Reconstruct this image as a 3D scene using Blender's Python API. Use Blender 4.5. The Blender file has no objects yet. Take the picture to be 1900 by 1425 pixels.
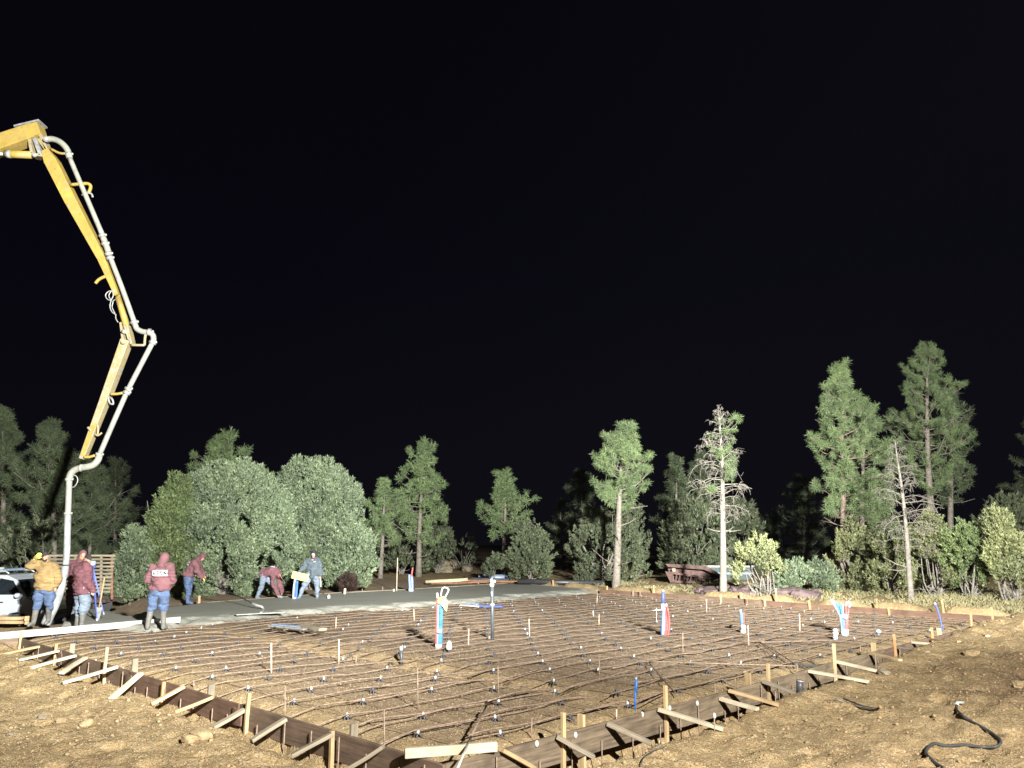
import bpy, math, random
import numpy as np
from mathutils import Vector, Matrix

S = bpy.context.scene
COL = S.collection
R = math.radians
rng = np.random.default_rng(7)
random.seed(7)

# ------------------------------------------------------------------ camera
F_PX = 1448.6
PITCH = math.atan((1006.0 - 712.5) / F_PX)
CAM_H = 2.0
cam = bpy.data.cameras.new('camera')
cam.sensor_width = 36.0
cam.lens = F_PX * 36.0 / 1900.0
cam.clip_end = 1500
cam.clip_start = 0.1
cam_o = bpy.data.objects.new('camera', cam)
COL.objects.link(cam_o)
cam_o.location = (0, 0, CAM_H)
cam_o.rotation_euler = (math.pi / 2 + PITCH, 0, 0)
S.camera = cam_o

# ------------------------------------------------------------------ night sky
W = bpy.data.worlds.new('World')
S.world = W
W.use_nodes = True
wn = W.node_tree
wn.nodes.clear()
wo = wn.nodes.new('ShaderNodeOutputWorld')
wb = wn.nodes.new('ShaderNodeBackground')
tc = wn.nodes.new('ShaderNodeTexCoord')
sx = wn.nodes.new('ShaderNodeSeparateXYZ')
rm = wn.nodes.new('ShaderNodeValToRGB')
rm.color_ramp.elements[0].position = 0.0
rm.color_ramp.elements[0].color = (0.0030, 0.0027, 0.0048, 1)
rm.color_ramp.elements[1].position = 0.75
rm.color_ramp.elements[1].color = (0.0006, 0.0003, 0.0018, 1)
e = rm.color_ramp.elements.new(0.32)
e.color = (0.0012, 0.0009, 0.0034, 1)
wn.links.new(tc.outputs['Generated'], sx.inputs[0])
wn.links.new(sx.outputs['Z'], rm.inputs[0])
wn.links.new(rm.outputs[0], wb.inputs[0])
wb.inputs[1].default_value = 1.0
wn.links.new(wb.outputs[0], wo.inputs[0])

# ------------------------------------------------------------------ floodlights of the light tower behind the camera
TOWER = Vector((6.0, -5.0, 7.6))


def flood(off, target, power, size, blend, col=(1.0, 0.97, 0.90)):
    l = bpy.data.lights.new('floodlight_beam', 'SPOT')
    l.energy = power
    l.color = col
    l.spot_size = R(size)
    l.spot_blend = blend
    l.shadow_soft_size = 0.16
    o = bpy.data.objects.new('floodlight_beam', l)
    COL.objects.link(o)
    o.location = TOWER + Vector(off)
    d = Vector(target) - o.location
    o.rotation_euler = d.to_track_quat('-Z', 'Y').to_euler()
    return o


flood((-0.6, 0.1, 0), (0.6, 10, 0), 37500, 165, 0.4, (1.0, 0.975, 0.90))
flood((-0.2, 0.1, 0.05), (-13.5, 30, 6.0), 120000, 50, 0.75, (0.99, 1.0, 0.92))
flood((0.2, 0.1, 0.05), (1, 42, 5.0), 150000, 44, 0.8, (0.98, 1.0, 0.93))
flood((0.6, 0.1, 0), (13.5, 36, 6.5), 200000, 42, 0.8, (1.0, 1.0, 0.92))

S.view_settings.view_transform = 'Standard'
S.view_settings.look = 'None'
S.view_settings.gamma = 1
S.view_settings.exposure = 0.0
try:
    S.cycles.max_bounces = 5
    S.cycles.diffuse_bounces = 2
    S.cycles.glossy_bounces = 2
except Exception:
    pass

# ------------------------------------------------------------------ placing helpers
CP, SP = math.cos(PITCH), math.sin(PITCH)


def ray(x, y):
    a = (x - 950) / F_PX
    b = -(y - 712.5) / F_PX
    return (a, CP - b * SP, SP + b * CP)


def G(x, y, z=0.0):
    r = ray(x, y)
    t = (z - CAM_H) / r[2]
    return Vector((r[0] * t, r[1] * t, z))


def D(x, y, Y):
    r = ray(x, y)
    t = Y / r[1]
    return Vector((r[0] * t, Y, CAM_H + r[2] * t))


def proj(p):
    x, y, z = p[0], p[1], p[2] - CAM_H
    dep = y * CP + z * SP
    up = -y * SP + z * CP
    return (950 + F_PX * x / dep, 712.5 - F_PX * up / dep)


def PXM(Y):
    return F_PX / Y


# pad frame: C0 front corner, U along the right hand forms, V along the left hand forms
C0 = G(823, 1416)
_a = math.atan((2403.6 - 950) / (F_PX / CP))
U = Vector((math.sin(_a), math.cos(_a), 0))
V = Vector((-U.y, U.x, 0))


def PAD(u, v, z=0.0):
    p = C0 + U * u + V * v
    return Vector((p.x, p.y, z))


def UVof(p):
    d = Vector((p[0], p[1], 0)) - C0
    return d.x * U.x + d.y * U.y, d.x * V.x + d.y * V.y


def on_line(px, P0, dr, z, lo, hi):
    """parameter along a line of the pad whose point at height z appears in column px"""
    f0 = proj((P0 + dr * lo) + Vector((0, 0, z)))[0] - px
    for _ in range(40):
        m = (lo + hi) / 2
        f = proj((P0 + dr * m) + Vector((0, 0, z)))[0] - px
        if (f > 0) == (f0 > 0):
            lo = m
        else:
            hi = m
    return (lo + hi) / 2


# ------------------------------------------------------------------ noise
def _hash(ix, iy, seed):
    n = (ix.astype(np.int64) * 374761393 + iy.astype(np.int64) * 668265263 + seed * 982451653) & 0x7fffffff
    n = ((n ^ (n >> 13)) * 1274126177) & 0x7fffffff
    n = (n ^ (n >> 16)) & 0xffff
    return n / 65535.0


def vnoise(x, y, s=1.0, seed=0):
    x = np.asarray(x, float) / s
    y = np.asarray(y, float) / s
    ix, iy = np.floor(x), np.floor(y)
    fx, fy = x - ix, y - iy
    fx = fx * fx * (3 - 2 * fx)
    fy = fy * fy * (3 - 2 * fy)
    a = _hash(ix, iy, seed)
    b = _hash(ix + 1, iy, seed)
    c = _hash(ix, iy + 1, seed)
    d = _hash(ix + 1, iy + 1, seed)
    return (a * (1 - fx) + b * fx) * (1 - fy) + (c * (1 - fx) + d * fx) * fy - 0.5


def sst(a, b, x):
    t = np.clip((x - a) / (b - a), 0, 1)
    return t * t * (3 - 2 * t)


def back_u(v):
    return 20.15 + 0.147 * v


def ground_h(x, y):
    x = np.asarray(x, float)
    y = np.asarray(y, float)
    dx, dy = x - C0.x, y - C0.y
    u = dx * U.x + dy * U.y
    v = dx * V.x + dy * V.y
    n1 = vnoise(x, y, 1.3, 1)
    n2 = vnoise(x, y, 0.42, 2)
    n3 = vnoise(x, y, 0.17, 3)
    n4 = vnoise(x, y, 0.08, 4)
    lump = np.maximum(vnoise(x, y, 0.30, 9) - 0.08, 0)
    # inside of the forms
    ub = back_u(v)
    d_in = np.minimum(np.minimum(u, v), ub - u)
    zin = -0.135 + 0.03 * n1 + 0.018 * n2 + 0.012 * n3 + 0.012 * n4
    edge = 1 - sst(0.25, 0.7, d_in + 0.25 * n2)
    zin = zin - 0.12 * edge + 0.06 * edge * n3 * 2
    zin = zin - 0.36 * (1 - sst(0.04, 0.42, v))
    uc = 4.15 + 0.35 * vnoise(v * 0 + 3, v, 2.2, 5) + 0.25 * n2
    tr = np.exp(-((u - uc) / 0.30) ** 2) * sst(0.3, 1.0, v) * (1 - sst(10.0, 11.5, v))
    zin = zin - tr * (0.20 + 0.25 * n3) + 0.05 * np.exp(-((np.abs(u - uc) - 0.55) / 0.18) ** 2) * sst(0.3, 1, v) * (1 - sst(10, 11.5, v)) * (0.5 + n3)
    tr2 = np.exp(-((v - 9.3 - n1) / 0.3) ** 2) * sst(4.5, 5, u) * (1 - sst(9, 10, u))
    zin = zin - 0.10 * tr2
    # outside
    dl = np.maximum(-u, 0)
    dr = np.maximum(-v, 0)
    zl = -0.235 + 0.12 * sst(9, 14, v) + 0.02 * n1
    zl = zl - 0.15 * (1 - sst(0.18, 0.50, dl + 0.15 * n2)) + 0.05 * np.exp(-((dl - 0.75) / 0.35) ** 2)
    zr = -0.36 + 0.027 * np.clip(u, 0, 16) + 0.05 * sst(8, 14, u)
    zr = zr - 0.36 * (1 - sst(0.26, 0.50, dr + 0.16 * n2)) + 0.05 * np.exp(-((dr - 0.62) / 0.28) ** 2)
    zr = zr - 0.05 * sst(2.0, 6, dr)
    zl = -0.28 + (zl + 0.28) * sst(0.0, 0.18, dl)
    wl = dl / (dl + dr + 1e-6)
    zo = zl * wl + zr * (1 - wl)
    n5 = vnoise(x, y, 0.05, 6)
    lumps = 0.085 * n1 + 0.055 * n2 + 0.05 * n3 + 0.034 * n4 + 0.018 * n5
    far_r = sst(6, 11, u) * np.exp(-((dr - 1.6) / 1.2) ** 2)
    lumps = lumps + far_r * (0.16 * np.abs(n2) + 0.10 * np.abs(n3))
    rut = 0
    for c_, w_ in ((-2.6, 0.13), (-4.1, 0.13)):
        rr_ = v - c_ - 0.5 * vnoise(u, u * 0 + 1.5, 4.0, 61)
        rut = rut + np.exp(-(rr_ / w_) ** 2) * (0.7 + 0.5 * np.sin(u * 42 + rr_ * 30) * 0.3)
    zo = zo - 0.045 * rut * sst(0.5, 1.5, dr) * (1 - wl)
    pr = vnoise(x, y, 0.33, 64)
    zo = zo - 0.045 * sst(0.22, 0.34, pr) + 0.02 * sst(0.12, 0.2, pr) * (1 - sst(0.2, 0.26, pr))
    near = sst(0.1, 0.55, dl + dr)
    zo = zo + (0.085 * n1 + 0.04 * n2) * 0.75 * (1 - near) + near * lumps * 0.75 + 0.16 * lump * sst(0.3, 0.8, dl + dr)
    # behind the far forms
    db = u - ub
    zb = -0.03 + 0.10 * np.exp(-((db - 0.6) / 0.4) ** 2) * sst(-0.1, 0.25, vnoise(x, y, 0.9, 11) + 0.1) * 2 + 0.05 * n2 + 0.03 * n3 + 0.06 * n1
    zb = -0.26 + (zb + 0.26) * sst(0.08, 0.55, db)
    # far side and the low ground by the vehicle
    zf = -0.06 + 0.06 * n1 + 0.03 * n2
    low = sst(17.5, 19.0, v) * (1 - sst(5.2, 7.0, u))
    zf = zf - 0.58 * low
    inside = (u > 0) & (v > 0) & (u < ub)
    z = np.where(inside, zin, zo)
    z = np.where((u >= ub) & (v > 0), zb, z)
    w = sst(-0.4, 0.4, -v - 0.2)
    z = np.where((u >= ub) & (v <= 0), zb * (1 - w) + zo * w, z)
    leftback = (u <= 0) & (v > 13.8)
    z = np.where(leftback, -0.12 + 0.06 * n1 + 0.04 * n2 - 0.5 * sst(16.5, 18.5, v), z)
    z = np.where((v > 17.2) & (u < 6.5) & (u > 0), np.minimum(z, zf), z)
    z = np.where(v > 21.9, zf, z)
    return z


def gz(x, y):
    return float(ground_h(np.array([x]), np.array([y]))[0])


def Gg(px, py, up=0.0):
    """pixel to a point on the real ground surface"""
    z = -0.1
    for _ in range(12):
        p = G(px, py, z)
        z = 0.5 * z + 0.5 * (gz(p.x, p.y) + up)
    p = G(px, py, z)
    return Vector((p.x, p.y, gz(p.x, p.y)))


# ------------------------------------------------------------------ materials
def new_mat(name):
    m = bpy.data.materials.new(name)
    m.use_nodes = True
    nt = m.node_tree
    return m, nt, nt.nodes['Principled BSDF']


def ramp(nt, fac, stops):
    r = nt.nodes.new('ShaderNodeValToRGB')
    els = r.color_ramp.elements
    els[0].position, els[0].color = stops[0][0], (*stops[0][1], 1)
    els[1].position, els[1].color = stops[-1][0], (*stops[-1][1], 1)
    for p, c in stops[1:-1]:
        q = els.new(p)
        q.color = (*c, 1)
    nt.links.new(fac, r.inputs[0])
    return r.outputs[0]


def noise(nt, vec, scale, detail=4, rough=0.6):
    n = nt.nodes.new('ShaderNodeTexNoise')
    n.inputs['Scale'].default_value = scale
    n.inputs['Detail'].default_value = detail
    n.inputs['Roughness'].default_value = rough
    if vec is not None:
        nt.links.new(vec, n.inputs['Vector'])
    return n.outputs['Fac']


def mixc(nt, fac, a, b, mode='MIX'):
    m = nt.nodes.new('ShaderNodeMix')
    m.data_type = 'RGBA'
    m.blend_type = mode
    for i, q in ((0, fac), (6, a), (7, b)):
        if hasattr(q, 'node'):
            nt.links.new(q, m.inputs[i])
        elif i == 0:
            m.inputs[0].default_value = q
        else:
            m.inputs[i].default_value = (*q, 1)
    return m.outputs[2]


def bump(nt, h, strength, dist, bs):
    b = nt.nodes.new('ShaderNodeBump')
    b.inputs['Strength'].default_value = strength
    b.inputs['Distance'].default_value = dist
    nt.links.new(h, b.inputs['Height'])
    nt.links.new(b.outputs[0], bs.inputs['Normal'])


def objvec(nt, scale=(1, 1, 1)):
    t = nt.nodes.new('ShaderNodeTexCoord')
    m = nt.nodes.new('ShaderNodeMapping')
    m.inputs['Scale'].default_value = scale
    nt.links.new(t.outputs['Object'], m.inputs[0])
    return m.outputs[0]


def plain(name, c, rough=0.6, metal=0.0, var=0.25, scale=8, bmp=0.0, spec=0.5):
    m, nt, bs = new_mat(name)
    v = objvec(nt)
    n = noise(nt, v, scale)
    lo = tuple(x * (1 - var) for x in c)
    hi = tuple(min(1, x * (1 + var)) for x in c)
    nt.links.new(ramp(nt, n, [(0.3, lo), (0.7, hi)]), bs.inputs['Base Color'])
    bs.inputs['Roughness'].default_value = rough
    bs.inputs['Metallic'].default_value = metal
    bs.inputs['Specular IOR Level'].default_value = spec
    if bmp:
        bump(nt, noise(nt, v, scale * 4), 0.6, bmp, bs)
    return m


def wood(name, a, b, knots=True, edge=None):
    m, nt, bs = new_mat(name)
    v = objvec(nt, (1.2, 22, 22))
    oi = nt.nodes.new('ShaderNodeObjectInfo')
    add = nt.nodes.new('ShaderNodeVectorMath')
    add.operation = 'ADD'
    nt.links.new(v, add.inputs[0])
    sc = nt.nodes.new('ShaderNodeVectorMath')
    sc.operation = 'SCALE'
    sc.inputs[0].default_value = (13, 37, 51)
    nt.links.new(oi.outputs['Random'], sc.inputs['Scale'])
    nt.links.new(sc.outputs[0], add.inputs[1])
    g = noise(nt, add.outputs[0], 1.6, 6, 0.65)
    c1 = ramp(nt, g, [(0.28, a), (0.5, tuple((x + y) / 2 for x, y in zip(a, b))), (0.72, b)])
    st = noise(nt, objvec(nt, (2, 3, 3)), 1.5, 3)
    c2 = mixc(nt, ramp(nt, st, [(0.45, (0, 0, 0)), (0.75, (0.55, 0.55, 0.55))]), c1, tuple(x * 0.55 for x in a))
    mr = nt.nodes.new('ShaderNodeMapRange')
    mr.inputs[3].default_value = 0.72
    mr.inputs[4].default_value = 1.15
    nt.links.new(oi.outputs['Random'], mr.inputs[0])
    c3 = mixc(nt, 1.0, c2, mr.outputs[0], 'MULTIPLY')
    nt.links.new(c3, bs.inputs['Base Color'])
    bs.inputs['Roughness'].default_value = 0.8
    bump(nt, g, 0.5, 0.004, bs)
    return m


def dirt_mat():
    m, nt, bs = new_mat('dirt')
    v = objvec(nt)
    n1 = noise(nt, v, 0.35, 5, 0.6)
    n2 = noise(nt, v, 3.0, 6, 0.7)
    n3 = noise(nt, v, 38, 3, 0.7)
    vo = nt.nodes.new('ShaderNodeTexVoronoi')
    vo.inputs['Scale'].default_value = 42
    nt.links.new(v, vo.inputs['Vector'])
    vo2 = nt.nodes.new('ShaderNodeTexVoronoi')
    vo2.inputs['Scale'].default_value = 95
    nt.links.new(v, vo2.inputs['Vector'])
    base = ramp(nt, n2, [(0.25, (0.285, 0.195, 0.100)), (0.5, (0.405, 0.290, 0.150)), (0.75, (0.49, 0.37, 0.21))])
    # the fill inside the forms is browner than the yellow sand outside
    att = nt.nodes.new('ShaderNodeAttribute')
    att.attribute_name = 'fill'
    brown = ramp(nt, n2, [(0.3, (0.215, 0.152, 0.108)), (0.7, (0.335, 0.250, 0.178))])
    c = mixc(nt, att.outputs['Fac'], base, brown)
    att2 = nt.nodes.new('ShaderNodeAttribute')
    att2.attribute_name = 'damp'
    c = mixc(nt, att2.outputs['Fac'], c, (0.165, 0.098, 0.052))
    red = ramp(nt, n1, [(0.55, (0, 0, 0)), (0.68, (0.45, 0.45, 0.45))])
    c = mixc(nt, red, c, (0.20, 0.130, 0.075))
    # pale and dark grains
    sp = nt.nodes.new('ShaderNodeSeparateColor')
    nt.links.new(vo.outputs['Color'], sp.inputs[0])
    pale = ramp(nt, sp.outputs[0], [(0.78, (0, 0, 0)), (0.96, (0.6, 0.6, 0.6))])
    c = mixc(nt, pale, c, (0.62, 0.52, 0.36))
    sp2 = nt.nodes.new('ShaderNodeSeparateColor')
    nt.links.new(vo2.outputs['Color'], sp2.inputs[0])
    dk = ramp(nt, sp2.outputs[1], [(0.66, (0, 0, 0)), (0.88, (0.65, 0.65, 0.65))])
    c = mixc(nt, dk, c, (0.14, 0.085, 0.045))
    nt.links.new(c, bs.inputs['Base Color'])
    bs.inputs['Roughness'].default_value = 0.95
    bs.inputs['Specular IOR Level'].default_value = 0.2
    n4 = noise(nt, v, 15, 5, 0.75)
    h0 = nt.nodes.new('ShaderNodeMath')
    h0.operation = 'MULTIPLY_ADD'
    nt.links.new(n4, h0.inputs[0])
    h0.inputs[1].default_value = 2.6
    nt.links.new(n3, h0.inputs[2])
    h = nt.nodes.new('ShaderNodeMath')
    h.operation = 'ADD'
    nt.links.new(h0.outputs[0], h.inputs[0])
    nt.links.new(sp.outputs[2], h.inputs[1])
    bump(nt, h.outputs[0], 0.9, 0.020, bs)
    return m


def foliage(name, a, b, tl=0.12):
    m, nt, bs = new_mat(name)
    g = nt.nodes.new('ShaderNodeNewGeometry')
    oi = nt.nodes.new('ShaderNodeObjectInfo')
    c = ramp(nt, g.outputs['Random Per Island'], [(0.0, a), (0.55, tuple((x + y) / 2 for x, y in zip(a, b))), (1.0, b)])
    mr = nt.nodes.new('ShaderNodeMapRange')
    mr.inputs[3].default_value = 0.85
    mr.inputs[4].default_value = 1.12
    nt.links.new(oi.outputs['Random'], mr.inputs[0])
    big = ramp(nt, noise(nt, objvec(nt), 0.9, 2), [(0.3, (0.72, 0.72, 0.72)), (0.7, (1.15, 1.12, 1.0))])
    c = mixc(nt, 1.0, c, mr.outputs[0], 'MULTIPLY')
    c = mixc(nt, 1.0, c, big, 'MULTIPLY')
    nt.links.new(c, bs.inputs['Base Color'])
    bs.inputs['Roughness'].default_value = 0.6
    bs.inputs['Specular IOR Level'].default_value = 0.35
    tr = nt.nodes.new('ShaderNodeBsdfTranslucent')
    nt.links.new(c, tr.inputs[0])
    mx = nt.nodes.new('ShaderNodeMixShader')
    mx.inputs[0].default_value = tl
    out = nt.nodes['Material Output']
    nt.links.new(bs.outputs[0], mx.inputs[1])
    nt.links.new(tr.outputs[0], mx.inputs[2])
    nt.links.new(mx.outputs[0], out.inputs[0])
    return m


def concrete(name, c, bmp, scale, rough):
    m, nt, bs = new_mat(name)
    v = objvec(nt)
    n = noise(nt, v, scale, 6, 0.7)
    n2 = noise(nt, v, 0.8, 3)
    col = ramp(nt, n, [(0.3, tuple(x * 0.78 for x in c)), (0.7, tuple(x * 1.2 for x in c))])
    col = mixc(nt, ramp(nt, n2, [(0.35, (0, 0, 0)), (0.7, (0.5, 0.5, 0.5))]), col, tuple(x * 0.7 for x in c))
    nt.links.new(col, bs.inputs['Base Color'])
    bs.inputs['Roughness'].default_value = rough
    bump(nt, n, 0.7, bmp, bs)
    return m


M = {}
M['dirt'] = dirt_mat()
M['pebble'] = plain('pebble', (0.33, 0.245, 0.14), 0.9, var=0.35, scale=5)
M['clod'] = plain('clod', (0.31, 0.225, 0.125), 0.95, var=0.3, scale=14, bmp=0.01)
M['fillgrit'] = plain('fill_grit', (0.27, 0.20, 0.14), 0.9, var=0.35, scale=5)
M['rock'] = plain('rock', (0.25, 0.205, 0.145), 0.9, var=0.35, scale=7, bmp=0.02)
M['redrock'] = plain('redrock', (0.115, 0.078, 0.080), 0.85, var=0.45, scale=4, bmp=0.02)
M['form'] = wood('form_wood', (0.080, 0.053, 0.038), (0.215, 0.145, 0.10))
M['form_tan'] = wood('form_tan', (0.065, 0.045, 0.030), (0.27, 0.205, 0.135))
M['form_red'] = wood('form_red', (0.105, 0.058, 0.040), (0.225, 0.13, 0.088))
M['form_edge'] = plain('form_edge', (0.36, 0.13, 0.075), 0.8, var=0.4, scale=6)
M['pine_wood'] = wood('pine_wood', (0.36, 0.24, 0.12), (0.56, 0.42, 0.24))
M['grey_wood'] = wood('grey_wood', (0.18, 0.15, 0.11), (0.36, 0.30, 0.22))
M['white_wood'] = wood('white_wood', (0.46, 0.385, 0.27), (0.66, 0.59, 0.45))
M['orange_wood'] = wood('orange_wood', (0.42, 0.20, 0.09), (0.62, 0.36, 0.17))
M['rebar'] = plain('rebar_steel', (0.25, 0.180, 0.135), 0.65, 0.15, var=0.5, scale=20, bmp=0.003)
M['rust'] = plain('rust', (0.24, 0.12, 0.075), 0.85, var=0.5, scale=14, bmp=0.004)
M['pinwood'] = plain('pin_pale', (0.55, 0.42, 0.33), 0.7, var=0.3, scale=20)
M['chair'] = plain('chair_grey', (0.06, 0.06, 0.07), 0.5, var=0.3)
M['white'] = plain('white_plastic', (0.50, 0.50, 0.50), 0.4, var=0.16)
M['black'] = plain('black_plastic', (0.035, 0.035, 0.038), 0.4, var=0.4)
M['bluepex'] = plain('blue_pex', (0.04, 0.16, 0.50), 0.4, var=0.35, scale=14)
M['redpex'] = plain('red_pex', (0.52, 0.085, 0.085), 0.4, var=0.35, scale=14)
M['palepex'] = plain('pale_blue_pex', (0.20, 0.30, 0.62), 0.35, var=0.3, scale=14)
M['orange'] = plain('orange_plastic', (0.80, 0.33, 0.08), 0.45, var=0.25)
M['yellowp'] = plain('yellow_plastic', (0.72, 0.66, 0.20), 0.45, var=0.2)
M['tape'] = plain('tape', (0.38, 0.43, 0.56), 0.3, var=0.25)
M['greypipe'] = plain('grey_pipe', (0.065, 0.07, 0.08), 0.45, var=0.25)
def spattered(name, c, spat, amount):
    m, nt, bs = new_mat(name)
    v = objvec(nt)
    a = noise(nt, v, 2.0, 4)
    base = ramp(nt, a, [(0.3, tuple(x * 0.72 for x in c)), (0.7, tuple(x * 1.15 for x in c))])
    b = noise(nt, v, 9, 7, 0.75)
    c1 = mixc(nt, ramp(nt, b, [(amount, (0, 0, 0)), (amount + 0.07, (0.85, 0.85, 0.85))]), base, spat)
    d = noise(nt, objvec(nt, (1, 1, 0.25)), 24, 5, 0.7)
    c2 = mixc(nt, ramp(nt, d, [(0.62, (0, 0, 0)), (0.70, (0.8, 0.8, 0.8))]), c1, (0.06, 0.045, 0.03))
    nt.links.new(c2, bs.inputs['Base Color'])
    bs.inputs['Roughness'].default_value = 0.55
    bump(nt, b, 0.5, 0.008, bs)
    return m


M['boom'] = spattered('boom_yellow', (0.38, 0.265, 0.060), (0.27, 0.25, 0.19), 0.55)
M['boom_pale'] = spattered('boom_splashed', (0.33, 0.26, 0.12), (0.29, 0.275, 0.235), 0.48)
M['pipe'] = spattered('delivery_pipe', (0.30, 0.305, 0.27), (0.20, 0.19, 0.165), 0.55)
M['steel'] = plain('dull_steel', (0.33, 0.33, 0.33), 0.5, 0.3, var=0.4, scale=8)
M['hose'] = plain('rubber_hose', (0.27, 0.28, 0.29), 0.7, var=0.3, scale=6, bmp=0.004)
M['alu'] = plain('aluminium', (0.46, 0.46, 0.44), 0.45, 0.2, var=0.25, scale=4)
M['conc_s'] = concrete('concrete_finished', (0.275, 0.270, 0.240), 0.008, 20, 0.72)
M['conc_r'] = concrete('concrete_rough', (0.38, 0.375, 0.33), 0.04, 12, 0.7)
M['bark'] = plain('pine_bark', (0.185, 0.16, 0.135), 0.9, var=0.45, scale=9, bmp=0.03)
M['bark_red'] = plain('red_bark', (0.20, 0.14, 0.12), 0.9, var=0.4, scale=9, bmp=0.03)
M['dead'] = plain('dead_wood', (0.19, 0.172, 0.15), 0.9, var=0.4, scale=9, bmp=0.02)
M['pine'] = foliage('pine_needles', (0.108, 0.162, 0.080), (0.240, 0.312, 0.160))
M['pine_dim'] = foliage('pine_needles_dim', (0.068, 0.094, 0.056), (0.135, 0.170, 0.098))  # darker needle colour paints in the weak light on the dim pines
M['jun'] = foliage('juniper', (0.125, 0.172, 0.108), (0.280, 0.338, 0.230))
M['jun_y'] = foliage('juniper_yellow', (0.150, 0.172, 0.085), (0.310, 0.330, 0.180))
M['jun_dim'] = foliage('juniper_dim', (0.075, 0.092, 0.058), (0.150, 0.175, 0.110))  # darker copy of the foliage, weak light on rear junipers put into the colour
M['jun_g'] = foliage('juniper_green', (0.118, 0.165, 0.075), (0.255, 0.320, 0.155))
M['brush'] = foliage('dead_brush', (0.035, 0.022, 0.020), (0.075, 0.048, 0.040))
M['grass'] = plain('dry_grass', (0.24, 0.22, 0.12), 0.9, var=0.35, scale=3)
M['skin'] = plain('skin', (0.48, 0.26, 0.18), 0.5, var=0.12, scale=14)
M['maroon'] = plain('maroon_cloth', (0.150, 0.066, 0.078), 0.9, var=0.25, scale=5, bmp=0.02)
M['maroon_dk'] = plain('maroon_cloth_dusty', (0.125, 0.048, 0.060), 0.9, var=0.25, scale=5, bmp=0.02)
M['tan'] = plain('tan_canvas', (0.26, 0.175, 0.075), 0.85, var=0.25, scale=5, bmp=0.015)
M['navy'] = plain('dark_jacket', (0.075, 0.095, 0.115), 0.85, var=0.35, scale=5, bmp=0.02)
M['denim'] = plain('denim', (0.072, 0.108, 0.20), 0.9, var=0.4, scale=6, bmp=0.015)
M['denim_l'] = plain('denim_pale', (0.165, 0.205, 0.27), 0.9, var=0.4, scale=6, bmp=0.015)
M['denim_d'] = plain('denim_dark', (0.05, 0.075, 0.16), 0.9, var=0.35, scale=6, bmp=0.015)
M['boot'] = plain('muddy_boot', (0.135, 0.13, 0.12), 0.7, var=0.35, scale=9)
M['dark'] = plain('dark_cloth', (0.03, 0.025, 0.03), 0.9, var=0.3)
M['glove'] = plain('yellow_glove', (0.68, 0.66, 0.10), 0.7, var=0.15)
M['paint'] = plain('white_paint', (0.40, 0.43, 0.48), 0.22, var=0.08, scale=1.5)
M['rubber'] = plain('black_rubber', (0.045, 0.045, 0.048), 0.6, var=0.35)
M['glass'] = plain('window_glass', (0.012, 0.016, 0.02), 0.06, var=0.3)
M['tyre'] = plain('tyre', (0.03, 0.03, 0.03), 0.85, var=0.3)
M['rustiron'] = plain('rusty_iron', (0.095, 0.056, 0.050), 0.85, var=0.45, scale=4, bmp=0.006)
M['dumpster'] = plain('dark_green_steel', (0.05, 0.075, 0.07), 0.6, var=0.35, scale=3)
M['blue'] = plain('blue_paint', (0.06, 0.095, 0.36), 0.5, var=0.3)
M['bluegrey'] = plain('blue_grey_steel', (0.22, 0.29, 0.42), 0.4, 0.1, var=0.2)
M['log'] = plain('peeled_log', (0.50, 0.43, 0.28), 0.8, var=0.3, scale=5)
M['red'] = plain('red_plastic', (0.5, 0.06, 0.05), 0.5, var=0.2)


# ------------------------------------------------------------------ mesh helpers
def mesh_np(name, vs, fs, mats, mi=None, smooth=False):
    """vs (n,3); fs list of index arrays of the same length or a python list of tuples"""
    me = bpy.data.meshes.new(name)
    vs = np.asarray(vs, np.float32)
    if isinstance(fs, np.ndarray):
        k = fs.shape[1]
        me.vertices.add(len(vs))
        me.vertices.foreach_set('co', vs.ravel())
        me.loops.add(fs.size)
        me.loops.foreach_set('vertex_index', fs.astype(np.int32).ravel())
        me.polygons.add(len(fs))
        me.polygons.foreach_set('loop_start', np.arange(0, fs.size, k, dtype=np.int32))
        me.update(calc_edges=True)
    else:
        me.from_pydata([tuple(map(float, q)) for q in vs], [], [tuple(int(i) for i in f) for f in fs])
    if not isinstance(mats, (list, tuple)):
        mats = [mats]
    for m in mats:
        me.materials.append(m)
    if mi is not None:
        me.polygons.foreach_set('material_index', np.asarray(mi, np.int32))
    if smooth:
        me.polygons.foreach_set('use_smooth', np.ones(len(me.polygons), bool))
    me.update()
    return me


def tag(o, label, cat, group=None, kind=None):
    if label:
        o['label'] = label
    if cat:
        o['category'] = cat
    if group:
        o['group'] = group
    if kind:
        o['kind'] = kind
    return o


def thing(name, label, cat, loc, group=None):
    o = bpy.data.objects.new(name, None)
    COL.objects.link(o)
    o.empty_display_size = 0.1
    o.location = loc
    return tag(o, label, cat, group)


def structure(o):
    o['kind'] = 'structure'
    return o


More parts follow.
